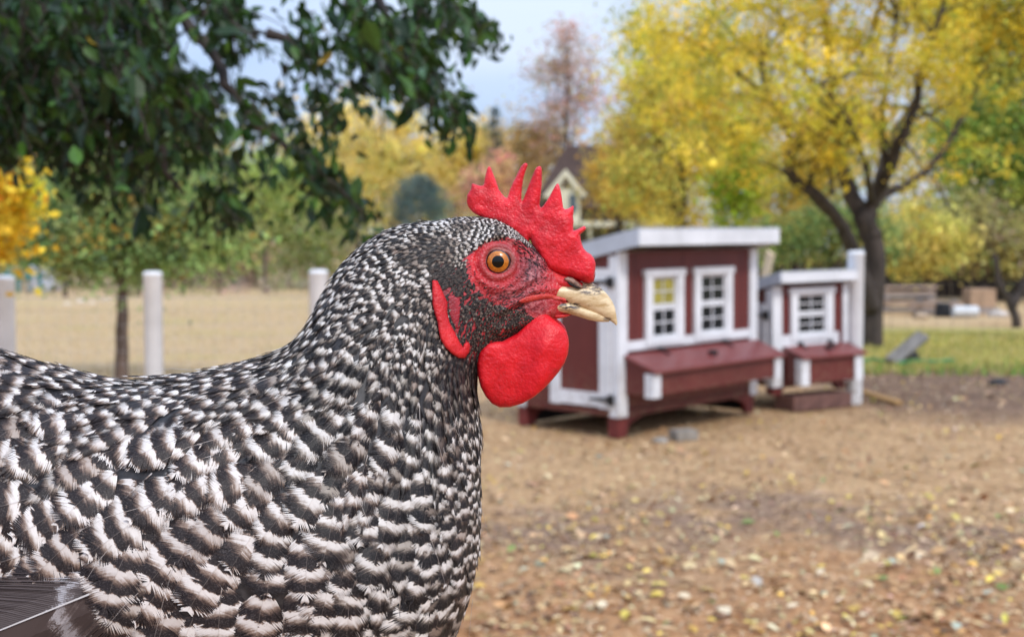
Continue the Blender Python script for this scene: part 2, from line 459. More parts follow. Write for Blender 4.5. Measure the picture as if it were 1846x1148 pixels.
# ================================================================== CHICKEN COOPS
M_red = paint('red_painted_board', (0.135, 0.024, 0.020), 0.5, .4)
M_lid = paint('red_painted_lid', (0.20, 0.040, 0.036), 0.34, .35, .6)
M_white = paint('white_painted_trim', (0.76, 0.77, 0.79), 0.45, .22)
M_roof = plain('pale_grey_roof_sheet', (0.50, 0.54, 0.60), 0.4, 0.1, 3)
M_black = plain('black_iron_hinge', (0.012, 0.012, 0.014), 0.45, 0.2)
M_glass = NT('dark_window_glass').p(color=(0.008, 0.012, 0.016), rough=0.15, spec=0.3).m
M_yel = plain('yellow_curtain_behind_glass', (0.36, 0.31, 0.05), 0.5, 0.35, 18)
M_shadeboard = plain('added_shade_board_dark', (0.02, 0.014, 0.013), .8, .2, 5)  # near black, for boards added to keep light out below the floor
def coop(loc, ang, w, d, hs, roof, wins, nest, side_door, label, tilt=0.0, leg_h=0.2, foot=None):
    """local x along the front (window side), y into the depth, z up; origin at the front left corner on the ground"""
    r = empty('chicken_coop', loc, 0, label=label, cat='chicken coop')
    r.rotation_euler = (0, -tilt, ang)
    fl, beltb, beltt, top = hs          # floor underside, belt, wall top at the front
    drop = roof['drop']                 # roof falls towards the back (m per m)
    T = 0.02
    zb = top - d * drop
    MB().box(0.01, w - 0.01, 0, T, fl, top).build('front_wall', M_red, r)
    MB().box(0.01, w - 0.01, d - T, d, fl, zb).build('back_wall', M_red, r)
    for x in (0, w - T):
        poly = [(T + .001, fl), (d - T - .001, fl), (d - T - .001, zb + T * drop), (T + .001, top - T * drop)]
        m = MB(); b = len(m.v)
        m.v += [(x, y, z) for y, z in poly] + [(x + T, y, z) for y, z in poly]
        m.f += [(0, 1, 2, 3), (7, 6, 5, 4)] + [((i + 1) % 4, i, i + 4, (i + 1) % 4 + 4) for i in range(4)]
        m.build('side_wall', M_red, r)
    MB().box(.03, w - .03, .03, d - .03, fl - .002, fl + .02).build('floor_board', M_red, r)
    # vertical board joints in the red cladding
    for x in np.arange(.2, w - .1, .2):
        if all(not (a - .02 < x < b + .02) for a, b, _, _ in wins):
            MB().box(x - .002, x + .002, -.0025, 0, beltt + .002, top - .01).build('board_joint', M_black, r)
    # roof sheet and fascia boards
    o, e = roof['front'], roof['side']; th = roof['th']
    zf = lambda y: top - y * drop
    def slab(x0, x1, y0, y1, lo, hi, nm, mat, bev=0.004):
        MB().hexa([(x0, y0, zf(y0) + lo), (x1, y0, zf(y0) + lo), (x1, y1, zf(y1) + lo), (x0, y1, zf(y1) + lo), (x0, y0, zf(y0) + hi), (x1, y0, zf(y0) + hi), (x1, y1, zf(y1) + hi), (x0, y1, zf(y1) + hi)]).build(nm, mat, r, bevel=bev)
    slab(-e, w + e, -o, d + .12, th - .012, th, 'roof', M_roof)
    slab(-e + .022, w + e - .022, -o, -o + .02, .0, th - .014, 'fascia', M_white, .002)
    slab(-e, -e + .02, -o, d + .12, .0, th - .014, 'fascia', M_roof, .002)
    slab(w + e - .02, w + e, -o, d + .12, .0, th - .014, 'fascia', M_white, .002)
    # white corner boards
    cw = roof.get('corner', .09)
    for x0, x1 in ((-.018, cw), (w - roof.get('cr', cw), w + .018)):
        MB().box(x0, x1, -.02, -.001, fl - .05, top - .004).build('corner_board', M_white, r, bevel=.003)
    for x0 in (-.018, w + .001):
        MB().box(x0, x0 + .017, .001, cw * .8, fl - .05, top - .03).build('corner_board', M_white, r, bevel=.003)
        MB().box(x0, x0 + .017, d - cw, d, fl - .05, zb).build('corner_board', M_white, r, bevel=.003)
    MB().box(cw + .002, w - cw - .002, -.018, -.001, beltb, beltt).build('belt_board', M_white, r, bevel=.003)
    # windows: casing, sill, two sashes with glazing bars and panes
    CW = roof.get('cas', .082)
    for wi, (x0, x1, z0, z1_) in enumerate(wins):
        f = MB().box(x0, x0 + CW, -.032, -.001, z0, z1_ - .055).build('window', M_white, r, bevel=.002)
        wd = x1 - x0
        def sub(nm, mat, *bx, bevel=0.0015): return MB().box(*bx).build(nm, mat, f, bevel=bevel)
        sub('casing', M_white, x1 - CW, x1, -.032, -.001, z0, z1_ - .055)
        sub('head_board', M_white, x0 - .018, x1 + .018, -.038, -.001, z1_ - .053, z1_)
        sub('sill', M_white, x0 + CW + .002, x1 - CW - .002, -.034, -.001, z0, z0 + .05)
        a, b = x0 + CW + .001, x1 - CW - .001; zl, zh = z0 + .051, z1_ - .054; zm = (zl + zh) / 2
        for (s0, s1, up) in ((zl, zm - .002, 0), (zm + .002, zh, 1)):
            yb = -.010 if up else -.016
            sub('sash', M_white, a, a + .016, yb, -.001, s0, s1); sub('sash', M_white, b - .016, b, yb, -.001, s0, s1)
            sub('sash', M_white, a + .017, b - .017, yb, -.001, s0, s0 + .022); sub('sash', M_white, a + .017, b - .017, yb, -.001, s1 - .022, s1)
            xm = (a + b) / 2; zc = (s0 + s1) / 2
            xs_ = [a + .017, xm - .0055, xm + .0055, b - .017]; zs = [s0 + .023, zc - .0055, zc + .0055, s1 - .023]
            mat = M_yel if (wi == 0 and up and roof.get('yellow')) else M_glass
            for i in (0, 2):
                for j in (0, 2):
                    sub('pane', mat, xs_[i] + .0005, xs_[i + 1] - .0005, -.004, -.0012, zs[j] + .0005, zs[j + 1] - .0005, bevel=0)
            sub('glazing_bar', M_white, xm - .004, xm + .004, yb + .002, -.001, s0 + .023, s1 - .023, bevel=0)
            sub('glazing_bar', M_white, a + .017, xm - .006, yb + .002, -.001, zc - .005, zc + .005, bevel=0)
            sub('glazing_bar', M_white, xm + .006, b - .017, yb + .002, -.001, zc - .005, zc + .005, bevel=0)
    # nest box on the front: red box, white corner posts, sloping lid on hinges
    n0, n1, zt, zfr, zbt, pr = nest
    nb = MB().hexa([(n0, -pr, zbt), (n1, -pr, zbt), (n1, -.022, zbt), (n0, -.022, zbt), (n0, -pr, zfr), (n1, -pr, zfr), (n1, -.022, zt - .01), (n0, -.022, zt - .01)]).build('nest_box', M_red, r, bevel=.003)
    MB().hexa([(n0 - .02, -pr - .045, zfr - .004), (n1 + .04, -pr - .045, zfr - .004), (n1 + .04, -.022, zt), (n0 - .02, -.022, zt), (n0 - .02, -pr - .045, zfr + .018), (n1 + .04, -pr - .045, zfr + .018), (n1 + .04, -.022, zt + .022), (n0 - .02, -.022, zt + .022)]).build('lid', M_lid, nb, bevel=.003)
    for x0, x1 in ((n0 - .012, n0 + .085), (n1 - .085, n1 + .012)):
        MB().box(x0, x1, -pr - .018, -pr - .001, zbt - .015, zfr - .006).build('corner_post', M_white, nb, bevel=.003)
    for x0 in (n0 - .0125, n1 + .0012):
        MB().box(x0, x0 + .0115, -pr + .001, -pr + .06, zbt - .015, zfr - .006).build('corner_post', M_white, nb, bevel=.002)
    for x in (n0 + (n1 - n0) * .25, n0 + (n1 - n0) * .75):
        MB().box(x - .03, x + .03, -.03, -.0195, zt + .012, zt + .05).build('hinge', M_black, nb, bevel=.002)
        MB().hexa([(x - .008, -.11, zt - .005), (x + .008, -.11, zt - .005), (x + .014, -.03, zt + .024), (x - .014, -.03, zt + .024), (x - .008, -.11, zt + .004), (x + .008, -.11, zt + .004), (x + .014, -.03, zt + .034), (x - .014, -.03, zt + .034)]).build('hinge_strap', M_black, nb)
    xm = (n0 + n1) / 2 + .05
    MB().box(xm - .035, xm + .035, -pr * .72, -pr * .55, (zt + zfr) / 2 + .012, (zt + zfr) / 2 + .05).build('latch', M_black, nb, bevel=.003)
    # door in the left side wall
    if side_door:
        s0, s1, dz0, dz1 = side_door; st = .105
        X0, X1 = -.034, -.0195
        dd = MB().box(-.020, -.001, s0, s1, dz0, dz1).build('door', M_red, r, bevel=.001)
        for ya, yb in ((s0, s0 + st), (s1 - st, s1)):
            MB().box(X0, X1 - .001, ya, yb, dz0 - .01, dz1).build('door_stile', M_white, dd, bevel=.003)
        MB().box(X0, X1 - .001, s0 + st + .001, s1 - st - .001, dz0, dz0 + st).build('door_rail', M_white, dd, bevel=.003)
        MB().box(X0, X1 - .001, s0 + st + .001, s1 - st - .001, dz1 - st, dz1).build('door_rail', M_white, dd, bevel=.003)
        for z in (dz0 + .06, dz1 - .10):
            h = MB().box(-.046, -.035, s0 - .045, s0 + .02, z - .04, z + .04).build('hinge', M_black, dd, bevel=.003)
            MB().hexa([(-.044, s0 + .02, z - .016), (-.044, s0 + .19, z - .006), (-.0352, s0 + .19, z - .006), (-.0352, s0 + .02, z - .016), (-.044, s0 + .02, z + .016), (-.044, s0 + .19, z + .006), (-.0352, s0 + .19, z + .006), (-.0352, s0 + .02, z + .016)]).build('hinge_strap', M_black, dd)
    # skirt and flared legs
    MB().box(.012, w - .012, -.012, .03, fl - .055, fl - .003).build('skirt_board', M_red, r, bevel=.003)
    MB().box(-.012, .03, .032, d - .02, fl - .045, fl - .003).build('skirt_board', M_red, r, bevel=.003)
    MB().box(.05, w - .05, d - .045, d - .03, .015, fl - .004).build('added_back_shade_board', M_shadeboard, r)  # added board, blocks light from behind so the gap under the floor darkens
    MB().box(w - .045, w - .03, .10, d - .05, .015, fl - .004).build('added_side_shade_board', M_shadeboard, r) if w > 1.2 else None  # added board stopping light from the right, wide coop only
    LM = plain('red_painted_leg', (0.17, 0.030, 0.026), 0.55, 0.25, 6)
    for x in (0.0, w):
        for y in (0.0, d - .09):
            s = 1 if x == 0 else -1
            m = MB().prism([(x, 0), (x + s * .10, 0), (x + s * .13, fl * .45), (x + s * .30, fl - .058), (x, fl - .058)][::s], y + .002, y + .045)
            m.prism([(x + s * .002, 0), (x + s * .046, 0), (x + s * .046, fl - .058), (x + s * .002, fl - .058)][::s], y + .047, y + .10)
            if leg_h > 0: m.build('leg', LM, r, bevel=.003)
    return r
A1 = math.atan2(math.cos(R(44.5)), math.sin(R(44.5)))
coop((0.79, 9.0, 0.0), A1, 1.80, 1.03, (.205, .645, .715, 1.385), dict(drop=.20, front=.22, side=.035, th=.13, yellow=True), [(.305, .775, .668, 1.245), (.925, 1.44, .668, 1.245)],
     (.06, 1.76, .60, .50, .33, .27), (.055, .66, .225, 1.26), 'larger red and white coop with two windows and a side door', tilt=R(0.8))
A2 = math.atan2(math.cos(R(60)), math.sin(R(60)))
coop((2.28, 10.6, 0.13), A2, .86, .80, (.12, .42, .52, .955), dict(drop=.22, front=.13, side=.03, th=.10, corner=.09, cr=.04, cas=.08), [(.19, .69, .465, .93)],
     (.12, .83, .40, .33, .11, .22), (.055, .5, .14, .80), 'smaller red and white coop with one window, standing on red blocks', tilt=R(1.2))
# blocks and rubble round the coops
M_blk = plain('reddish_concrete_block', (0.17, 0.085, 0.068), 0.85, 0.3, 10, None, .4)
M_con = plain('grey_concrete', (0.28, 0.25, 0.21), 0.9, 0.25, 12, None, .5)
ux, uy = math.cos(A2), math.sin(A2)
for k, (t0, lab) in enumerate([(.20, 'reddish brown block under the near corner of the smaller coop'), (.43, 'reddish brown block under the middle of the smaller coop'), (.66, 'reddish brown block under the far corner of the smaller coop')]):
    o = MB().box(-.112, .112, -.17, .08, 0, .13).build('block', M_blk, bevel=.006)
    o.location = (2.28 + ux * t0, 10.6 + uy * t0, 0.002); o.rotation_euler = (0, 0, A2)
    tag(o, lab, 'block', 'blocks under the smaller coop')
o = MB().box(-.11, .11, -.09, .09, 0, .10).build('concrete_block', M_con, bevel=.008); o.scale = (.8, .8, .75); p = P(1232, 798, 8.95); o.location = (p.x, p.y, 0); o.rotation_euler = (0, 0, .35)
tag(o, 'square grey concrete block under the nest box of the larger coop', 'block')
def rock(px, Y, s, lab, mat=None, nm='rock', sq=.55):
    bm = bmesh.new(); bmesh.ops.create_icosphere(bm, subdivisions=3, radius=1)
    for v in bm.verts:
        k = 1 + .22 * mnoise.noise(v.co * 1.3 + Vector((px, 0, 0))) + .08 * mnoise.noise(v.co * 4)
        v.co = Vector((v.co.x * s * k, v.co.y * s * .8 * k, max(v.co.z, -.5) * s * sq * k))
    me = bpy.data.meshes.new(nm); bm.to_mesh(me); bm.free(); me.polygons.foreach_set('use_smooth', [True] * len(me.polygons))
    o = link_mesh(nm, me, mat or M_con); o.location = ((px - 923) / FPX * Y, Y, s * sq * .3 + gh((px - 923) / FPX * Y, Y)); tag(o, lab, 'rock')
rock(1192, 8.85, .06, 'pale rounded stone lying beside the grey concrete block')
rock(1805, 12.6, .10, 'dark stone at the edge of the lawn by the right side of the photo', plain('dark_stone', (.03, .028, .03), .7, .3, 10))
def board(nm, pa, pb, w, th, mat, lab, cat, twist=0.0):
    pa, pb = Vector(pa), Vector(pb); L = (pb - pa).length
    o = MB().box(0, L, -w / 2, w / 2, -th / 2, th / 2).build(nm, mat, bevel=min(w, th) * .15)
    q_ = (pb - pa).to_track_quat('X', 'Z') @ Matrix.Rotation(twist, 3, 'X').to_quaternion()
    o.rotation_mode = 'QUATERNION'; o.rotation_quaternion = q_; o.location = pa; tag(o, lab, cat); return o
M_pale = plain('new_pine_board', (0.62, 0.46, 0.28), 0.7, 0.15, 8, (.3, 3, 3))
pt = P(1389, 455, 11.35)
board('wooden_board', (pt.x - .18, 11.85, .01), (pt.x, 11.35, pt.z), .15, .03, M_pale, 'pale pine board leaning upright between the two coops', 'board', R(80))
M_old = plain('old_yellowish_plank', (0.33, 0.19, 0.07), 0.8, 0.3, 6, (.4, 3, 3))
board('wooden_plank', P(1538, 702, 11.3) + Vector((0, .1, 0)), (P(1622, 733, 10.85).x, 10.85, .03), .10, .035, M_old, 'yellowish plank lying on the soil beside the smaller coop', 'plank')
M_gry = plain('weathered_grey_wood', (0.17, 0.155, 0.14), 0.85, 0.3, 5, (.5, 3, 3), .4)
pa = P(1606, 660, 14.9); pa.z = 0.03
slab_ = board('driftwood_slab', pa, P(1664, 604, 15.6), .17, .06, M_gry, 'weathered grey slab of wood leaning up out of the grass edge', 'wood slab', R(25))
rock(1640, 15.3, .13, 'black lump propping up the weathered grey slab', plain('black_lump', (.012, .012, .014), .7, .3, 10), 'rock', .9)
# green hose along the edge of the lawn
hp = [P(x, y, CH * FPX / (y - 450)) for x, y in ((1556, 652), (1575, 650), (1600, 655), (1625, 658), (1650, 654), (1690, 657), (1720, 653))]
hp = [Vector((v.x, v.y, gh(v.x, v.y) + .025)) for v in hp]
o = MB().tube(hp, .022, 8).build('garden_hose', plain('green_hose', (0.03, 0.24, 0.08), .4, .15), smooth=True); tag(o, 'green garden hose lying along the edge of the lawn', 'hose')

# ================================================================== FENCES
M_vinyl = paint('white_vinyl_post', (0.76, 0.76, 0.76), 0.42, .25)
M_wire = plain('galvanised_wire', (0.42, 0.42, 0.43), 0.45, 0.1)
def round_post(x, y, h, r, parent):
    n = 28; m = MB(); prof = [(r, 0), (r, h - r * .55), (r * 1.04, h - r * .5), (r * 1.04, h - r * .22), (r * .9, h - r * .06), (r * .5, h), (0.001, h + .002)]
    for rr_, z in prof:
        for k in range(n):
            w = 2 * math.pi * k / n; m.v.append((x + rr_ * math.cos(w), y + rr_ * math.sin(w), z))
    for i in range(len(prof) - 1):
        for k in range(n): m.f.append((i * n + k, i * n + (k + 1) % n, (i + 1) * n + (k + 1) % n, (i + 1) * n + k))
    return m.build('post', M_vinyl, parent, smooth=True)
def wire_net(a, b, h, parent, dx=.10, dz=.10, r=.0013):
    a, b = Vector(a), Vector(b); L = (b - a).length; d = (b - a) / L; m = MB()
    for k in range(int(h / dz) + 1):
        m.tube([a + Vector((0, 0, .04 + k * dz)), (a + b) / 2 + Vector((0, 0, .034 + k * dz)), b + Vector((0, 0, .04 + k * dz))], r * (2 if k == int(h / dz) else 1), 3, cap=False)
    for k in range(int(L / dx)):
        q_ = a + d * (k * dx + .03); m.tube([q_ + Vector((0, 0, .04)), q_ + Vector((0, 0, .04 + int(h / dz) * dz))], r, 3, cap=False)
    return m.build('wire_net', M_wire, parent)
fe = empty('wire_fence', (P(275, 500, 9.0).x, 9.0, 0), label='wire mesh fence on round white posts in front of the dry field', cat='fence')
lp = []
for px, top, Y in ((-290, 503, 8.9), (8, 497, 9.0), (275, 489, 9.1), (574, 486, 9.25)):
    p = P(px, top, Y); lp.append(p); o = round_post(p.x - fe.location.x, p.y - 9.0, p.z, .069, fe)
for i in range(3):
    a, b = lp[i], lp[i + 1]
    wire_net((a.x - fe.location.x, a.y - 9.0 + .08, 0), (b.x - fe.location.x, b.y - 9.0 + .08, 0), 1.08, fe)
a = lp[3]
wire_net((a.x - fe.location.x, a.y - 9.0 + .08, 0), (-0.15 - fe.location.x, .62, 0), 1.08, fe)
f2 = empty('wire_fence', (P(1540, 500, 11.06).x + .012, 11.06, 0), label='thin dark wire fence running right from a white post behind the smaller coop', cat='fence')
p = P(1539, 452, 11.06); round_post(0, 0, p.z, .074, f2)
M_wire = plain('dark_wire', (0.06, 0.06, 0.055), 0.5, 0.1)
wire_net((0.05, .09, 0), (3.2, .6, 0), 1.06, f2, .15, .15, .0016)
round_post(3.25, .62, 1.3, .074, f2)

# ================================================================== TREES
M_bark = plain('dark_bark', (0.062, 0.047, 0.040), 0.9, 0.45, 9, (1, 1, .25), .9)
M_bark2 = plain('brown_bark', (0.12, 0.08, 0.06), 0.9, 0.4, 9, (1, 1, .25), .8)
def limb(pts, r0, r1, m, wob=.0, seg=9):
    """smooth tapered limb through the given points; returns the sampled points"""
    c = []
    P_ = [Vector(p) for p in pts]
    for i in range(len(P_) - 1):
        p0, p1, p2, p3 = P_[max(i - 1, 0)], P_[i], P_[i + 1], P_[min(i + 2, len(P_) - 1)]
        for k in range(5):
            t = k / 5; c.append(0.5 * ((2 * p1) + (-p0 + p2) * t + (2 * p0 - 5 * p1 + 4 * p2 - p3) * t * t + (-p0 + 3 * p1 - 3 * p2 + p3) * t ** 3))
    c.append(P_[-1])
    if wob: c = [q + Vector([random.gauss(0, wob) for _ in range(3)]) if 0 < i < len(c) - 1 else q for i, q in enumerate(c)]
    n = len(c); rad = [r0 + (r1 - r0) * (i / (n - 1)) ** .8 for i in range(n)]
    m.tube(c, rad, seg)
    return c
def twigs(c, m, n, ln, r, spread=.9, up=.3, start=.3):
    """side branches off a limb; returns their points"""
    out = []
    for _ in range(n):
        i = random.randint(int(len(c) * start), len(c) - 1); b = c[i]
        t = (c[min(i + 1, len(c) - 1)] - c[max(i - 1, 0)]).normalized()
        d = (t + Vector([random.gauss(0, spread) for _ in range(3)]) + Vector((0, 0, up))).normalized()
        L = ln * random.uniform(.5, 1.2); q_ = [b]
        for k in range(1, 5):
            d = (d + Vector([random.gauss(0, .22) for _ in range(3)])).normalized(); q_.append(q_[-1] + d * L / 4)
        m.tube(q_, [r, r * .8, r * .6, r * .4, r * .2], 5, cap=False); out.append(q_)
    return out
def clusters(cen, per, sig, flat=.8):
    cen = np.array([tuple(c) for c in cen]); n = len(cen)
    q_ = np.repeat(cen, per, 0); s = np.repeat(sig * np.exp(RNG.normal(0, .35, n)), per)[:, None]
    return q_ + RNG.normal(0, 1, q_.shape) * s * np.array([1, 1, flat])

def simple_tree(name, label, x, y, h, trunk_h, crown, pal, ncl, per, sig, leaf, tr=.12, bark=None, cat='tree', lean=0.0, limbs=7, group=None, hollow=.35, cvar=.2, up=.3, narrow=.7):
    """crown: list of ellipsoids (dx, dy, z, rx, ry, rz); leaf clumps biased to the outside"""
    r = empty(name, (x, y, 0), label=label, cat=cat, group=group)
    m = MB()
    top = Vector((lean, 0, h * .93))
    c = limb([(0, 0, -.1), (lean * .15 + .02, 0, trunk_h * .5), (lean * .3, .02, trunk_h), (lean * .7, 0, (trunk_h + h) / 2), top], tr, tr * .12, m, tr * .08)
    cen = []
    vol = np.array([e[3] * e[4] * e[5] for e in crown]) ** .7; vol = vol / vol.sum()
    for e, vf in zip(crown, vol):
        k = max(4, int(ncl * vf)); u_ = RNG.normal(0, 1, (k, 3)); u_ /= np.linalg.norm(u_, axis=1)[:, None]
        rr_ = (hollow + (1 - hollow) * RNG.random(k) ** .6)[:, None] * (1 + .22 * np.array([mnoise.noise(tuple(a * 2.3 + x)) for a in u_]))[:, None]
        cen.append(np.array([e[0], e[1], e[2]]) + u_ * rr_ * np.array(e[3:6]))
    cen = np.vstack(cen)
    for e in random.sample(range(len(cen)), min(limbs, len(cen))):
        b = c[random.randint(int(len(c) * .3), len(c) - 2)]; q_ = Vector(cen[e]); mid = (b + q_) / 2 + Vector((0, 0, (q_ - b).length * .1))
        limb([b, mid, q_], tr * .32, tr * .05, m, tr * .1, 6)
    m.build('trunk', bark or M_bark, r, smooth=True)
    C = clusters(cen, per, sig)
    cc_ = np.repeat(palette(len(cen), pal, cvar), per, 0) * np.exp(RNG.normal(0, .14, (len(C), 1)))
    leaf_cloud('crown', C, leaf, cc_, M_leaf, r, up=up, narrow=narrow)
    return r
YL = [(5, (0.66, 0.47, 0.055)), (3, (0.50, 0.42, 0.06)), (1.5, (0.72, 0.56, 0.16)), (1, (0.34, 0.34, 0.06))]

# ---- the big yellow tree on the right
def yellow_tree():
    Y = 17.5
    bx = P(1572, 600, Y).x
    r = empty('yellow_tree', (bx, Y, 0), label='spreading yellow tree with dark forked trunk behind the smaller coop', cat='tree')
    L = lambda px, py, dy=0.0: P(px, py, Y + dy) - Vector((bx, Y, 0))
    m = MB(); cen = []
    tr = limb([L(1570, 640) * 1, L(1572, 560), L(1578, 480), L(1572, 430), L(1556, 392)], .175, .14, m)
    limbs = [([L(1572, 430), L(1556, 392), L(1535, 350, .2), L(1518, 300, .3), L(1512, 240, .5), L(1500, 160, .6), L(1490, 60, .6), L(1480, -60, .5)], .15, .02),
             ([L(1565, 400), L(1572, 365), L(1600, 310, -.3), L(1625, 250, -.6), L(1650, 190, -.8), L(1665, 120, -1), L(1700, 10, -1.2)], .125, .015),
             ([L(1568, 385), L(1590, 352, .3), L(1650, 325, .7), L(1700, 270, 1.0), L(1740, 200, 1.2), L(1780, 120, 1.3)], .085, .012),
             ([L(1574, 560, -.1), L(1545, 470, -.3), L(1520, 410, -.5), L(1480, 360, -.8), L(1430, 320, -1), L(1424, 290, -1), L(1432, 262, -1)], .11, .03),
             ([L(1518, 300, .3), L(1490, 275, .4), L(1450, 240, .5), L(1405, 215, .5), L(1380, 160, .4), L(1370, 60, .3)], .10, .012),
             ([L(1405, 215, .5), L(1340, 222, .3), L(1270, 218, 0)], .035, .01), ([L(1600, 310, -.3), L(1590, 230, -.5), L(1600, 130, -.5), L(1620, 20, -.4)], .05, .012),
             ([L(1512, 240, .5), L(1450, 130, 1.2), L(1400, 20, 1.6), L(1340, -40, 1.8)], .05, .012), ([L(1450, 240, .5), L(1340, 140, 1), L(1230, 60, 1.2)], .045, .01),
             ([L(1500, 160, .6), L(1560, 90, .2), L(1590, -10, -.2)], .045, .01), ([L(1500, 350, -.6), L(1496, 300, -.7), L(1488, 250, -.8)], .035, .01),
             ([L(1572, 365), L(1560, 300, -1.2), L(1530, 220, -1.9), L(1480, 150, -2.3)], .05, .01), ([L(1572, 365), L(1600, 260, 1.6), L(1660, 160, 2.2)], .05, .01)]
    for pts, a, b in limbs:
        a *= 1.1; b *= 1.9
        c = limb(pts, a, b, m, a * .06)
        for q_ in twigs(c, m, 9, 1.1, max(b * .9, .012), .8, .1, .35):
            if q_[-1].z > 2.2: cen += [q_[-1], q_[-2]] + ([q_[-3]] if random.random() < .5 else [])
            m2 = [Vector(w) for w in q_]
            for q2 in twigs(m2, m, 2, .5, .008, .9, .0, .3):
                if q2[-1].z > 2.2: cen += [q2[-1]]
    m.build('trunk', M_bark, r, smooth=True)
    # sprays of foliage through the crown, denser to the upper left, sparse low in front of the fork
    n = 330; k = 0
    while k < n:
        px, py = RNG.uniform(1120, 1760), RNG.uniform(-120, 330)
        e = ((px - 1440) / 320) ** 2 + ((py - 90) / 250) ** 2
        lo = 300 - 60 * math.exp(-((px - 1590) / 70) ** 2)
        if e > 1.05 or py > lo: continue
        if 1400 < px < 1720 and py > 190 and RNG.random() < .8: continue
        cen.append(L(px, py, RNG.normal(0, 1.4))); k += 1
    C = clusters(cen, 46, .15, .7)
    # cluster colour: yellow, greener towards the lower left
    cc_ = palette(len(cen), [(6, (0.84, 0.64, 0.06)), (4, (0.72, 0.60, 0.08)), (2.4, (0.48, 0.50, 0.08)), (.8, (0.74, 0.50, 0.09))], .18)
    cc_ = np.repeat(cc_, 46, 0) * np.exp(RNG.normal(0, .15, (len(C), 1)))
    leaf_cloud('crown', C, .062, cc_, M_leaf, r, up=.4, narrow=.6)
yellow_tree()

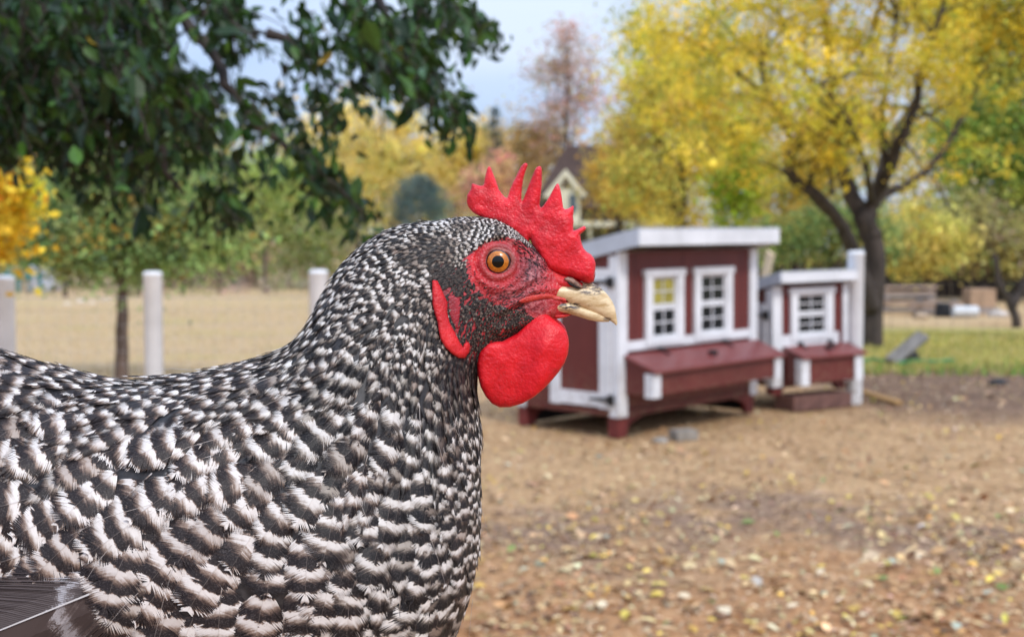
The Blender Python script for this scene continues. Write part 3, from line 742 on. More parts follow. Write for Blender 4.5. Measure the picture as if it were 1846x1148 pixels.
# ---- overhanging dark green tree in the near left
def hanging_tree():
    r = empty('overhanging_tree', (-3.6, 4.4, 0), label='dark green leafy tree hanging over the top left of the yard', cat='tree')
    o_ = Vector((-3.6, 4.4, 0)); m = MB()
    L = lambda px, py, Y: P(px, py, Y) - o_
    limb([(0, 0, -.1), (.05, 0, .8), (.1, -.05, 1.6), (.3, -.1, 2.3), (.5, -.1, 3.0)], .17, .10, m, .01, 12)
    mains = [[(.3, -.1, 2.2), L(-60, -60, 4.1), L(150, -40, 4.0), L(330, 20, 3.9), L(480, 60, 3.8)], [(.1, -.05, 1.5), L(-120, 40, 4.3), L(20, 150, 4.3), L(90, 250, 4.2), L(150, 300, 4.1)],
             [(.5, -.1, 2.9), L(250, -220, 3.8), L(480, -150, 3.7), L(640, -60, 3.6), L(700, 40, 3.5), L(740, 130, 3.5)], [L(330, 20, 3.9), L(400, 130, 3.7), L(470, 230, 3.6), L(560, 300, 3.6), L(640, 385, 3.6)],
             [L(640, -60, 3.6), L(720, -40, 3.4), L(800, -10, 3.3), L(850, 30, 3.3), L(885, 62, 3.3)], [L(150, -40, 4.0), L(200, 100, 3.6), L(270, 230, 3.4), L(330, 350, 3.3)], [L(480, 60, 3.8), L(560, 100, 3.8), L(620, 160, 3.7)]]
    cs = []
    for i, p in enumerate(mains): cs.append(limb(p, [.07, .06, .05, .022, .014, .03, .02][i], .005, m, .008, 8))
    C = []; AX = []
    def spray(px, py, Y, n, sp, L_=.16):
        """a short hanging twig with leaves on it"""
        for _ in range(n):
            a = L(px + RNG.normal(0, sp), py + RNG.normal(0, sp), Y + RNG.normal(0, .25))
            d = Vector((RNG.normal(0.25, .5), RNG.normal(0, .5), -1 + RNG.normal(0, .4))).normalized(); q_ = [a]
            for k in range(4): d = (d + Vector((RNG.normal(0, .2), RNG.normal(0, .2), -.15))).normalized(); q_.append(q_[-1] + d * L_ / 4)
            m.tube(q_, [.003, .0026, .002, .0015, .001], 4, cap=False)
            for k in range(9):
                b = q_[min(k // 2, 4)] + Vector([RNG.normal(0, .018) for _ in range(3)]); C.append(tuple(b)); AX.append((d.x + RNG.normal(0, .5), d.y + RNG.normal(0, .5), d.z - .2))
    dense = [(-80, -80), (530, -80), (555, 40), (540, 150), (520, 210), (480, 270), (440, 300), (400, 350), (370, 370), (330, 330), (260, 345), (215, 310), (160, 300), (110, 280), (50, 250), (-80, 220)]
    k = 0
    while k < 1300:
        px, py = RNG.uniform(-80, 670), RNG.uniform(-80, 430)
        if not in_poly0(px, py, dense): continue
        if mnoise.noise((px * .014, py * .014, 4.4)) > .55 - .0032 * max(0, px - 170): continue
        if py > 150 and RNG.random() < .35 + .4 * min(1, (py - 150) / 110): continue
        spray(px, py, RNG.uniform(3.2, 4.7), 1, 6); k += 1
    for px, py, n, s in ((700, 30, 16, 26), (740, 90, 14, 22), (655, 60, 12, 26), (620, 20, 12, 24), (790, 20, 9, 20), (835, 25, 7, 14), (868, 45, 5, 9), (765, 140, 8, 14), (800, 165, 6, 10), (815, 205, 4, 8), (700, 110, 8, 16), (650, 130, 6, 16), (745, -10, 10, 22),
                         (530, 250, 9, 18), (565, 295, 8, 13), (595, 325, 6, 10), (622, 352, 5, 8), (650, 380, 3, 6), (590, 200, 5, 14), (560, 150, 6, 20), (560, 60, 10, 20), (400, 360, 10, 16), (30, 220, 8, 20)):
        spray(px, py, 3.45, n, s, .12)
    m.build('trunk', M_bark, r, smooth=True)
    C = np.array(C); AX = np.array(AX); AX /= np.linalg.norm(AX, axis=1)[:, None]
    GR = [(6, (0.014, 0.038, 0.009)), (4, (0.026, 0.070, 0.012)), (2, (0.060, 0.14, 0.020)), (1, (0.020, 0.045, 0.022)), (.04, (0.45, 0.32, 0.04))]
    cc_ = palette(len(C), GR, .22)
    leaf_cloud('foliage', C, .043, cc_, M_glossleaf, r, narrow=.44, shape='fold', axis=AX)
    # single leaves at the tips of the hanging sprays
    tp = [(-.5, 0, 0), (-.22, .27, .07), (.12, .25, .07), (.55, 0, -.09), (.12, -.25, .07), (-.22, -.27, .07), (-.22, 0, 0), (.12, 0, 0)]
    fs = [(0, 1, 6), (1, 2, 7, 6), (2, 3, 7), (0, 6, 5), (6, 7, 4, 5), (7, 3, 4)]
    lm = bpy.data.meshes.new('leaf'); lm.from_pydata(tp, [], fs); lm.materials.append(plain('single_green_leaf', (0.034, 0.095, 0.016), .4, .4, 3, spec=.5))
    for px, py, n, s in ((720, 60, 26, 45), (780, 60, 16, 30), (850, 40, 18, 18), (880, 60, 7, 8), (760, 130, 14, 20), (805, 190, 12, 16), (822, 225, 4, 6), (640, 100, 16, 30), (590, 315, 12, 20), (640, 375, 8, 12), (560, 30, 14, 30), (700, 150, 8, 14)):
        for _ in range(n):
            o = link_mesh('leaf', lm, parent=r); o.location = L(px + RNG.normal(0, s), py + RNG.normal(0, s * .8), 3.4 + RNG.normal(0, .2))
            o.rotation_euler = (RNG.uniform(0, 6.28), R(60) + RNG.normal(0, .5), RNG.uniform(0, 6.28)); k_ = .046 * math.exp(RNG.normal(0, .2)); o.scale = (k_, k_ * .85, k_)
def in_poly0(x, y, poly):
    c = False; n = len(poly)
    for i in range(n):
        x1, y1 = poly[i]; x2, y2 = poly[(i + 1) % n]
        if (y1 > y) != (y2 > y) and x < (x2 - x1) * (y - y1) / (y2 - y1) + x1: c = not c
    return c
hanging_tree()

# ---- the other trees, each with its own crown; helper turns photo boxes into crown ellipsoids
def tree_px(name, label, tx, Y, boxes, pal, ncl, per, sig, leaf, tr=.12, **k):
    """boxes: (cx, cy, rx, ry) in photo pixels at distance Y"""
    x = (tx - 923) / FPX * Y; s = Y / FPX; cr_ = []
    for cx, cy, rx, ry in boxes:
        c = P(cx, cy, Y); cr_.append((c.x - x, 0, c.z, rx * s, min(rx, ry * 1.2) * s * .8, ry * s))
    top = max(e[2] + e[5] for e in cr_); bot = max(min(e[2] - e[5] for e in cr_), .4)
    return simple_tree(name, label, x, Y, top, bot + .3, cr_, pal, ncl, per, sig, leaf, tr, **k)
OLV = [(4, (0.25, 0.38, 0.12)), (3, (0.38, 0.48, 0.17)), (1.5, (0.34, 0.36, 0.11)), (.8, (0.46, 0.26, 0.05)), (1, (0.16, 0.21, 0.13))]
tree_px('small_tree', 'small olive green tree with dark trunk behind the white fence posts', 216, 13.0, [(225, 415, 190, 85), (110, 430, 100, 70), (340, 425, 110, 68), (230, 350, 130, 60)], OLV, 330, 60, .13, .055, .085, bark=M_bark2, limbs=14)
ORA = [(4, (0.84, 0.56, 0.04)), (4, (0.82, 0.66, 0.06)), (1.2, (0.74, 0.34, 0.04)), (1, (0.36, 0.42, 0.08))]
tree_px('orange_tree', 'bright orange and yellow leafed tree at the left edge', -60, 8.0, [(-10, 385, 70, 78), (-40, 260, 90, 80)], ORA, 90, 60, .07, .06, .05, limbs=6)
GY = [(4, (0.38, 0.47, 0.12)), (3, (0.52, 0.56, 0.17)), (1.5, (0.66, 0.60, 0.18)), (1.4, (0.22, 0.33, 0.10))]
tree_px('pale_green_tree', 'pale green tree standing left of the grey green spruce', 520, 46, [(500, 370, 90, 100), (560, 430, 90, 70)], GY, 260, 50, .42, .15, .2)
tree_px('green_tree', 'mid green tree behind the olive tree on the left', 380, 48, [(380, 380, 110, 120), (300, 440, 120, 70)], [(4, (0.22, 0.34, 0.11)), (3, (0.34, 0.44, 0.15)), (1, (0.54, 0.52, 0.15))], 300, 50, .44, .16, .2)
tree_px('green_tree', 'green tree with yellowing leaves behind the orange tree', 70, 47, [(60, 400, 110, 100), (150, 340, 90, 80)], [(4, (0.22, 0.33, 0.12)), (3, (0.38, 0.44, 0.14)), (2, (0.66, 0.50, 0.12))], 300, 50, .42, .16, .2)
PY = [(5, (0.90, 0.74, 0.24)), (4, (0.86, 0.70, 0.20)), (2, (0.78, 0.63, 0.27)), (1, (0.46, 0.42, 0.11))]
tree_px('golden_tree', 'tall golden yellow tree behind the spruce', 690, 52, [(680, 290, 95, 120), (740, 330, 100, 120), (640, 215, 40, 60), (725, 215, 45, 50)], PY, 330, 50, .26, .12, .2, hollow=.1)
tree_px('golden_tree', 'rounded golden tree left of the rose coloured bare tree', 820, 53, [(820, 310, 85, 90), (860, 270, 55, 60)], PY, 220, 50, .30, .13, .2, hollow=.1)
tree_px('golden_tree', 'golden tree behind the pale green tree', 570, 54, [(600, 300, 75, 130), (540, 370, 80, 90)], PY, 200, 50, .32, .13, .2, hollow=.1)
ROSE = [(4, (0.66, 0.42, 0.36)), (3, (0.60, 0.40, 0.28)), (1.5, (0.66, 0.50, 0.36)), (1, (0.40, 0.36, 0.14))]
tree_px('bare_tree', 'tall thin rose brown tree half bare against the sky', 1020, 50, [(1022, 130, 62, 85), (1020, 60, 28, 34), (975, 140, 40, 30), (1062, 165, 42, 50), (1000, 215, 60, 50)], ROSE, 240, 20, .30, .12, .10, bark=M_bark2, limbs=34, hollow=.0)
tree_px('orange_brown_tree', 'orange brown tree left of the brown roofed house', 935, 51, [(925, 290, 55, 90), (975, 260, 55, 55)], [(4, (0.66, 0.45, 0.18)), (3, (0.70, 0.54, 0.24)), (2, (0.55, 0.40, 0.22))], 170, 45, .30, .12, .18, hollow=.1)
tree_px('pink_leafed_tree', 'pinkish red leafed small tree behind the comb of the hen', 865, 36, [(870, 340, 40, 50), (905, 310, 25, 40)], [(3, (0.72, 0.42, 0.32)), (3, (0.74, 0.56, 0.28)), (1, (0.66, 0.28, 0.24))], 70, 40, .2, .1, .1, hollow=.1)
# dark conifers: stacked drooping tiers
def conifer(name, label, px, Y, top_py, w_px, pal, blue=False, base_py=None, n=150, fat=.9):
    x = (px - 923) / FPX * Y; s = Y / FPX; h = P(px, top_py, Y).z; r = empty(name, (x, Y, 0), label=label, cat='conifer')
    m = MB().tube([(0, 0, -.1), (0, 0, h * .5), (0, 0, h * .97)], [.04 * h * .3, .03 * h * .3, .01], 7); m.build('trunk', M_bark2, r)
    cen = []
    for i in range(n):
        t = RNG.random() ** .8; z = h * (.06 + .92 * t); rad = w_px / 2 * s * (1 - t) ** (fat * .62) * RNG.uniform(.55, 1.05); a = RNG.uniform(0, 6.28)
        cen.append((rad * math.cos(a), rad * math.sin(a), z - rad * .12))
    C = clusters(cen, 60, w_px * s * .055, .6); cc_ = np.repeat(palette(len(cen), pal, .2), 60, 0) * np.exp(RNG.normal(0, .15, (len(C), 1)))
    leaf_cloud('crown', C, .035 * math.sqrt(w_px * s) * 1.5, cc_, M_leaf, r, up=.3, narrow=.3)
conifer('spruce', 'rounded grey green spruce above the neck of the hen', 757, 34, 314, 165, [(4, (0.13, 0.19, 0.17)), (3, (0.20, 0.27, 0.24)), (1, (0.07, 0.11, 0.09))], n=300, fat=.6)
conifer('fir_tree', 'slim dark fir tree rising beside the rose brown tree', 893, 47, 186, 60, [(4, (0.06, 0.10, 0.09)), (2, (0.09, 0.14, 0.10))], n=170)
conifer('fir_tree', 'dark green fir tree behind the left edge of the yellow tree', 1120, 47, 205, 60, [(4, (0.09, 0.13, 0.08)), (2, (0.15, 0.19, 0.08))], n=120)
# right side
tree_px('yellow_green_tree', 'tall yellow green tree behind the larger coop', 1230, 30, [(1210, 260, 110, 170), (1290, 180, 110, 150), (1180, 120, 60, 100), (1160, 330, 60, 80)], [(4, (0.80, 0.66, 0.14)), (3, (0.60, 0.58, 0.13)), (2, (0.84, 0.62, 0.12)), (1.3, (0.36, 0.42, 0.10))], 480, 50, .24, .10, .2, limbs=14)
tree_px('yellow_tree', 'golden leafed tree in front of the brown roofed house', 1115, 33, [(1108, 335, 48, 66), (1130, 270, 50, 70)], [(4, (0.70, 0.48, 0.08)), (3, (0.62, 0.46, 0.10)), (1, (0.4, 0.36, .1))], 120, 45, .22, .10, .12, limbs=9)
tree_px('bright_green_tree', 'slim bright green tree above the roof of the larger coop', 1325, 24, [(1325, 350, 42, 80), (1335, 290, 30, 50)], [(4, (0.30, 0.42, 0.03)), (2, (0.44, 0.48, 0.05)), (1, (0.16, 0.26, 0.04))], 110, 50, .13, .075, .09)
tree_px('leafy_tree', 'orange brown leaved tree between the two coops in the distance', 1410, 34, [(1410, 370, 85, 90), (1470, 330, 70, 100)], [(3, (0.60, 0.46, 0.12)), (3, (0.40, 0.42, 0.11)), (2, (0.76, 0.56, 0.11))], 200, 45, .26, .1, .14)
tree_px('leafy_tree', 'dark green leaved tree low behind the forked trunk', 1500, 28, [(1490, 420, 90, 55), (1400, 440, 60, 40), (1580, 430, 60, 50)], [(4, (0.18, 0.28, 0.09)), (3, (0.34, 0.40, 0.12)), (1, (0.60, 0.52, 0.14))], 180, 45, .2, .085, .12)
RG = [(4, (0.28, 0.40, 0.08)), (3, (0.42, 0.50, 0.10)), (1.4, (0.62, 0.58, 0.12)), (1.6, (0.20, 0.28, 0.09))]
tree_px('green_tree', 'broad green tree filling the right edge beyond the lawn', 1800, 34, [(1800, 270, 120, 130), (1860, 180, 120, 160), (1740, 210, 70, 110), (1900, 350, 90, 90)], RG, 520, 50, .30, .12, .2, limbs=14)
tree_px('yellow_tree', 'yellow leafed tree hanging in at the top right corner', 1900, 19, [(1780, 60, 120, 90), (1860, 20, 120, 90), (1700, 0, 90, 70)], [(4, (0.66, 0.50, 0.05)), (3, (0.42, 0.42, 0.07)), (2, (0.24, 0.30, 0.06))], 260, 50, .17, .07, .17, limbs=16)
tree_px('yellow_shrub', 'pale yellow shrub right of the forked trunk', 1655, 32, [(1645, 425, 60, 65), (1690, 440, 60, 48), (1620, 455, 40, 38)], [(4, (0.80, 0.68, 0.20)), (3, (0.66, 0.60, 0.16)), (1, (0.44, 0.46, 0.12))], 190, 50, .22, .11, .07, cat='shrub')
tree_px('leafy_shrub', 'olive brown shrub at the right edge above the lumber', 1790, 33, [(1780, 430, 95, 55), (1850, 450, 75, 50), (1740, 395, 55, 45)], [(3, (0.42, 0.40, 0.16)), (3, (0.58, 0.52, 0.18)), (2, (0.42, 0.34, 0.22)), (1, (0.28, 0.36, 0.11))], 260, 50, .25, .11, .09, cat='shrub')
m = MB(); r = empty('leaning_trunk', (P(1825, 560, 22).x, 22, 0), label='dark leaning tree stem at the right edge of the lawn', cat='tree')
limb([(.1, 0, -.05), (0, 0, .35), (-.25, 0, .8), (-.35, 0, 1.3)], .09, .05, m, .01); limb([(0, 0, .35), (.25, .1, .8), (.4, .1, 1.4)], .08, .05, m, .01); m.build('trunk', M_bark, r, smooth=True)

# ---- far wood that reads as one mass behind everything
n = 820
cx = RNG.uniform(-100, 95, n); cyy = RNG.uniform(62, 80, n); ang_ = cx / cyy
hmax = np.interp(ang_, [-.9, -.42, -.25, -.1, 0.02, .10, .25, .42, .9], [9, 8.5, 8, 7.2, 6.0, 6.5, 9, 10, 10])
cz = RNG.random(n) ** .75 * hmax
cc0 = palette(n, [(3, (0.68, 0.54, 0.20)), (3, (0.44, 0.44, 0.16)), (1.5, (0.22, 0.29, 0.13)), (2, (0.70, 0.48, 0.17)), (1, (0.52, 0.34, 0.24))], .2)
C = clusters(np.stack([cx, cyy, cz], -1), 110, 1.1)
o = leaf_cloud('distant_wood', C, .34, np.repeat(cc0, 110, 0) * np.exp(RNG.normal(0, .15, (len(C), 1))), M_leaf, up=.2, narrow=.8); o['kind'] = 'stuff'
# undergrowth closing the view below the crowns
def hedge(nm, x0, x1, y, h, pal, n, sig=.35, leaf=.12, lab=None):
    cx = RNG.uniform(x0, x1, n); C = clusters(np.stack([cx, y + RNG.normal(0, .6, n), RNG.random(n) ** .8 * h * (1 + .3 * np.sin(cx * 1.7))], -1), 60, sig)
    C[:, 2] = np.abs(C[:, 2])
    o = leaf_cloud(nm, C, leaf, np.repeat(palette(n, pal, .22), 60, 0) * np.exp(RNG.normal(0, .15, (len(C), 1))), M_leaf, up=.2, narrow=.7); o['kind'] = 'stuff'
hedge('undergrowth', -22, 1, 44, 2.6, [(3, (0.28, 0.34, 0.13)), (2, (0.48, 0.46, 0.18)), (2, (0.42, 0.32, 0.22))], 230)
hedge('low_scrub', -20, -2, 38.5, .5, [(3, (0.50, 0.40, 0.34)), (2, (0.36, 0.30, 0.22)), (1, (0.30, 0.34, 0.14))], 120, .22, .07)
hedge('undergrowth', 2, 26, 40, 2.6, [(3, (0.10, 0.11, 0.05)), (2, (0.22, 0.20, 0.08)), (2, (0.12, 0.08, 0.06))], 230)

# ================================================================== FAR HOUSE
def house():
    Y = 44.0; p0 = P(1040, 400, Y)
    r = empty('house', (p0.x, Y, 0), label='brown roofed house with a cream gable seen between the trees', cat='house')
    s = Y / FPX; Z = lambda py: P(1040, py, Y).z; X = lambda px: (px - 1040) * s
    M_cr = plain('cream_siding', (0.72, 0.68, 0.50), .7, .08, 3); M_rf = plain('brown_roof', (0.11, 0.075, 0.068), .9, .25, 4); M_wl = plain('dark_brown_wall', (0.085, 0.055, 0.045), .8, .2, 3)
    MB().box(X(975), X(1210), .5, 6.5, 0, Z(372)).build('wall', M_wl, r)
    m = MB().prism([(X(955), Z(374)), (X(1230), Z(374)), (X(1130), Z(262)), (X(1020), Z(262))], .1, 7.0); m.build('roof', M_rf, r)
    g_ = MB().box(X(990), X(1044), -.6, .49, Z(410), Z(348)).build('gable_wall', M_cr, r)
    MB().prism([(X(984), Z(348)), (X(1052), Z(348)), (X(1018), Z(312))], -.55, .48).build('gable', M_cr, g_)
    for a, b in (((978, 356), (1018, 307)), ((1058, 356), (1018, 307))):
        dx = 1 if a[0] < b[0] else -1
        MB().prism([(X(a[0]), Z(a[1])), (X(a[0] + dx * 10), Z(a[1] + 2)), (X(1018), Z(b[1] + 12)), (X(1018), Z(b[1]))][::dx], -.75, -.56).build('bargeboard', M_cr, g_)
    MB().prism([(X(1010), Z(340)), (X(1026), Z(340)), (X(1018), Z(327))], -.60, -.552).build('vent', M_rf, g_)
    w_ = MB().box(X(1024), X(1038), -.64, -.602, Z(384), Z(352)).build('window', plain('grey_window', (.10, .13, .15), .2, .1), r)
    MB().box(X(1021), X(1023.8), -.66, -.602, Z(386), Z(350)).build('frame', M_cr, w_)
    MB().box(X(1038.2), X(1041), -.66, -.602, Z(386), Z(350)).build('frame', M_cr, w_)
    w2 = MB().box(X(1122), X(1138), .42, .498, Z(374), Z(346)).build('window', plain('grey_green_window', (.16, .20, .18), .2, .1), r)
    for q_ in ((1118, 1121.8), (1138.2, 1142)): MB().box(X(q_[0]), X(q_[1]), .40, .498, Z(378), Z(342)).build('frame', M_cr, w2)
    dk = MB().box(X(1045), X(1190), -1.2, .49, Z(410), Z(400)).build('deck', M_cr, r)
    for px in range(1060, 1190, 60): MB().box(X(px) - .06, X(px) + .06, -1.1, -.98, 0, Z(410.2)).build('deck_post', M_cr, dk)
house()

# ================================================================== FAR YARD CLUTTER
M_lum = plain('rough_lumber', (0.42, 0.30, 0.22), 0.85, 0.3, 4, (.3, 3, 3), .3)
M_lum2 = plain('grey_lumber', (0.30, 0.26, 0.24), 0.85, 0.3, 4, (.3, 3, 3), .3)
def lumber(px, Y, L_, rows, lab, ang=.1):
    r = empty('lumber_pile', ((px - 923) / FPX * Y, Y, 0), ang, label=lab, cat='lumber pile')
    z = 0.0
    for i, (n, w) in enumerate(rows):
        for k in range(n):
            o = MB().box(-L_ / 2 + random.uniform(-.1, .1), L_ / 2 + random.uniform(-.1, .1), k * .23 - n * .115, k * .23 - n * .115 + .21, z + .01, z + w).build('plank', M_lum if (i + k) % 3 else M_lum2, r, bevel=.004)
        z += w + .002
        if i % 2 == 0:
            for xx_ in (-L_ * .35, L_ * .35): MB().box(xx_ - .05, xx_ + .05, -n * .1, n * .1, z + .002, z + .05).build('spacer', M_lum2, r)
            z += .055
lumber(1630, 28.0, 1.5, [(3, .07), (3, .07), (3, .06), (2, .07), (2, .07), (2, .06)], 'long stack of weathered planks beyond the lawn')
lumber(1690, 26.5, 1.0, [(2, .07), (2, .07), (2, .06)], 'short stack of planks at the right end of the lumber', -.2)
o = MB().box(-.28, .28, -.25, .25, 0, .42).build('wooden_crate', plain('orange_pine_crate', (0.42, 0.28, 0.18), .8, .2, 4), bevel=.01); o.location = (P(1765, 540, 27).x, 27, 0.12); tag(o, 'orange brown crate beyond the lawn at the right', 'crate')
o = MB().box(-.35, .35, -.3, .3, 0, .13).build('pallet', M_lum2, bevel=.01); o.location = (P(1765, 540, 27).x, 27, -.01); tag(o, 'low grey pallet under the orange brown crate', 'pallet')
o = MB().tube([(0, 0, 0), (0, 0, .04), (0, 0, .26), (0, 0, .29)], [.16, .17, .15, .14], 18).build('black_bucket', plain('black_plastic', (.012, .012, .014), .4, .2)); o.location = (P(1700, 540, 25.5).x, 25.5, 0); tag(o, 'black tub standing in front of the lumber', 'tub')
o = MB().tube([(-.25, 0, .12), (.25, 0, .12)], [.12, .12], 14).build('white_drum', plain('white_plastic', (.6, .62, .63), .5, .1)); o.location = (P(1740, 545, 25.2).x, 25.2, 0); tag(o, 'small white drum lying beside the black tub', 'drum')
rock(1660, 25, .16, 'tan rock in front of the plank stack', plain('tan_stone', (.45, .33, .22), .8, .25, 6)); rock(1800, 25.5, .20, 'pale rock right of the white drum', plain('pale_stone', (.52, .46, .40), .8, .2, 6))
# dark slatted fence of the neighbour behind the right shrubs
nf = empty('board_fence', (P(1700, 500, 36).x, 36, 0), label='dark brown board fence beyond the lawn behind the shrubs', cat='fence')
for k in range(64):
    MB().box(-8 + k * .25 + .006, -8 + k * .25 + .244, random.uniform(-.01, .01), .025, 0, 1.15 + random.uniform(-.03, .03)).build('board', M_darkb if k else (M_darkb := plain('dark_brown_boards', (0.045, 0.032, 0.028), .9, .3, 5)), nf)
# left: teal frame, pale sheeting, brown posts and pale rubble at the far side of the dry field
M_teal = plain('teal_paint', (0.01, 0.20, 0.22), .5, .2, 5)
Y = 40; r = empty('teal_frame', (P(45, 540, Y).x, Y, 0), label='teal painted upright frame at the far side of the dry field', cat='frame')
for k in range(4):
    o = MB().box(-.62 + k * .36, -.62 + k * .36 + .13, -.04, .04, 0, (1.0, .62, .85, .95)[k] * .75).build('upright', M_teal, r, bevel=.01)
MB().box(-.7, .66, -.07, -.042, .50, .60).build('rail', M_teal, r, bevel=.01)
o = MB().hexa([(-.5, -.4, 0), (.55, -.4, 0), (.55, .4, 0), (-.5, .4, 0), (-.4, -.3, .85), (.45, -.3, .75), (.4, .3, .8), (-.4, .3, .9)]).build('tarpaulin_heap', plain('pale_sheet', (.42, .45, .52), .5, .2, 3), bevel=.06); o.location = (P(78, 520, 42).x, 42, 0); tag(o, 'pale blue grey sheeted heap right of the teal frame', 'tarpaulin')
labs = ['brown post standing far off between the small tree and the left posts', 'thin brown post right of the small dark trunk across the field', 'brown post behind the net right of the middle white post', 'brown post below the pale green tree across the field', 'thicker brown post nearest the hen neck across the field']
for k, (px, hh_) in enumerate(((118, 1.1), (250, .9), (330, 1.2), (395, 1.2), (478, 1.35))):
    o = MB().tube([(0, 0, -.05), (0, 0, hh_ * .6), (.02, 0, hh_)], [.07, .065, .06], 8).build('wooden_post', M_bark2); o.location = (P(px, 540, 36 + k).x, 36 + k, 0); tag(o, labs[k], 'post', 'brown posts across the dry field')
for k, (px, lab, c) in enumerate(((310, 'low brown shed roof left of the far brown post', (.20, .12, .10)), (415, 'low reddish brown shed roof right of the far brown post', (.26, .15, .12)))):
    o = MB().prism([(-.95, 0), (.95, 0), (.95, .55), (.75, .85), (-.75, .85), (-.95, .55)], -.6, .6).build('low_shed', plain('shed_brown', c, .85, .3, 4)); o.location = (P(px, 530, 46).x, 46, 0); tag(o, lab, 'shed')
rb = [(120, 31), (145, 32), (165, 31.5), (190, 33)]
for k, (px, Y) in enumerate(rb): rock(px, Y, .12 + .03 * (k % 2), ('leftmost', 'second', 'third', 'rightmost')[k] + ' of four pale stones across the dry field', plain('bleached_stone', (.60, .50, .38), .8, .2, 6))
# ================================================================== THE HEN
Y0 = 0.58
K = Y0 / FPX                      # metres per photo pixel at the hen's mid plane
def catmull(pts, n, closed=False):
    pts = np.asarray(pts, float); m = len(pts); out = []
    segs = m if closed else m - 1
    for i in range(segs):
        if closed: p0, p1, p2, p3 = pts[(i - 1) % m], pts[i], pts[(i + 1) % m], pts[(i + 2) % m]
        else: p0, p1, p2, p3 = pts[max(i - 1, 0)], pts[i], pts[i + 1], pts[min(i + 2, m - 1)]
        for k in range(n):
            t = k / n
            out.append(0.5 * ((2 * p1) + (-p0 + p2) * t + (2 * p0 - 5 * p1 + 4 * p2 - p3) * t * t + (-p0 + 3 * p1 - 3 * p2 + p3) * t ** 3))
    if not closed: out.append(pts[-1])
    return np.array(out)
def in_poly(x, y, poly):
    x = np.asarray(x, float); y = np.asarray(y, float)
    ins = np.zeros(x.shape, bool); n = len(poly)
    for i in range(n):
        x1, y1 = poly[i]; x2, y2 = poly[(i + 1) % n]
        if y1 == y2: continue
        c = ((y1 > y) != (y2 > y)) & (x < (x2 - x1) * (y - y1) / (y2 - y1) + x1)
        ins ^= c
    return ins
def poly_dist(x, y, poly):
    """distance to the outline"""
    x = np.asarray(x, float); y = np.asarray(y, float)
    d = np.full(x.shape, 1e9); n = len(poly)
    for i in range(n):
        a = np.array(poly[i], float); b = np.array(poly[(i + 1) % n], float)
        e = b - a; L = e @ e + 1e-9
        t = np.clip(((x - a[0]) * e[0] + (y - a[1]) * e[1]) / L, 0, 1)
        d = np.minimum(d, np.hypot(x - a[0] - t * e[0], y - a[1] - t * e[1]))
    return d
def soft(x, y, poly, w):
    d = poly_dist(x, y, poly); s = np.where(in_poly(x, y, poly), d, -d)
    return np.clip(0.5 + s / (2 * w), 0, 1)
def vnoise(p, s, seed=0.0):
    """value noise on an (N,3) array, -1..1"""
    return np.array([mnoise.noise((a[0] * s + seed, a[1] * s + seed * 2, a[2] * s)) for a in p])
def smooth01(v, a, b):
    t = np.clip((v - a) / (b - a), 0, 1); return t * t * (3 - 2 * t)

# stations: back point, front point, half thickness (pixels of the photo at the mid plane)
ST = [((-420, 520), (-440, 620), 14), ((-330, 540), (-370, 720), 70), ((-210, 575), (-280, 860), 150), ((-80, 625), (-190, 1050), 235),
      ((50, 660), (-70, 1190), 290), ((190, 692), (90, 1280), 320), ((325, 682), (290, 1315), 330), ((430, 660), (500, 1290), 322),
      ((504, 637), (750, 1225), 292), ((549, 602), (836, 1092), 250), ((581, 544), (860, 965), 205), ((617, 486), (862, 865), 165),
      ((660, 441), (862, 785), 132), ((714, 411), (856, 716), 106), ((780, 400), (862, 668), 84), ((835, 393), (882, 640), 70),
      ((885, 395), (912, 622), 63), ((926, 411), (942, 606), 56), ((957, 440), (965, 592), 47), ((985, 470), (985, 580), 35),
      ((1008, 496), (1004, 572), 24), ((1028, 512), (1022, 564), 14), ((1040, 522), (1036, 558), 5)]
A = np.array([s[0] for s in ST], float); B = np.array([s[1] for s in ST], float); T = np.array([s[2] for s in ST], float)
def dens(a):
    rows = []
    for i in range(len(ST) - 1):
        rows.append(6 if i < 10 else (10 if i < 13 else 22))
    out = []
    m = len(a)
    for i in range(m - 1):
        p0, p1, p2, p3 = a[max(i - 1, 0)], a[i], a[i + 1], a[min(i + 2, m - 1)]
        for k in range(rows[i]):
            t = k / rows[i]
            out.append(0.5 * ((2 * p1) + (-p0 + p2) * t + (2 * p0 - 5 * p1 + 4 * p2 - p3) * t * t + (-p0 + 3 * p1 - 3 * p2 + p3) * t ** 3))
    out.append(a[-1]); return np.array(out)
Ad, Bd, Td = dens(A), dens(B), dens(T)
NS, NR = len(Ad), 220
th = np.arange(NR) / NR * 2 * math.pi
cth, sth = np.cos(th), np.sin(th)
ex = 0.9
cc = np.sign(cth) * np.abs(cth) ** ex; ss = np.sign(sth) * np.abs(sth) ** ex
Cn = (Ad + Bd) / 2; Hh = (Ad - Bd) / 2
q = Cn[:, None, :] + Hh[:, None, :] * cc[None, :, None]
dY = -Td[:, None] * ss[None, :]            # theta = 90 deg is the camera side
qx, qy, qd = q[..., 0].ravel(), q[..., 1].ravel(), dY.ravel()
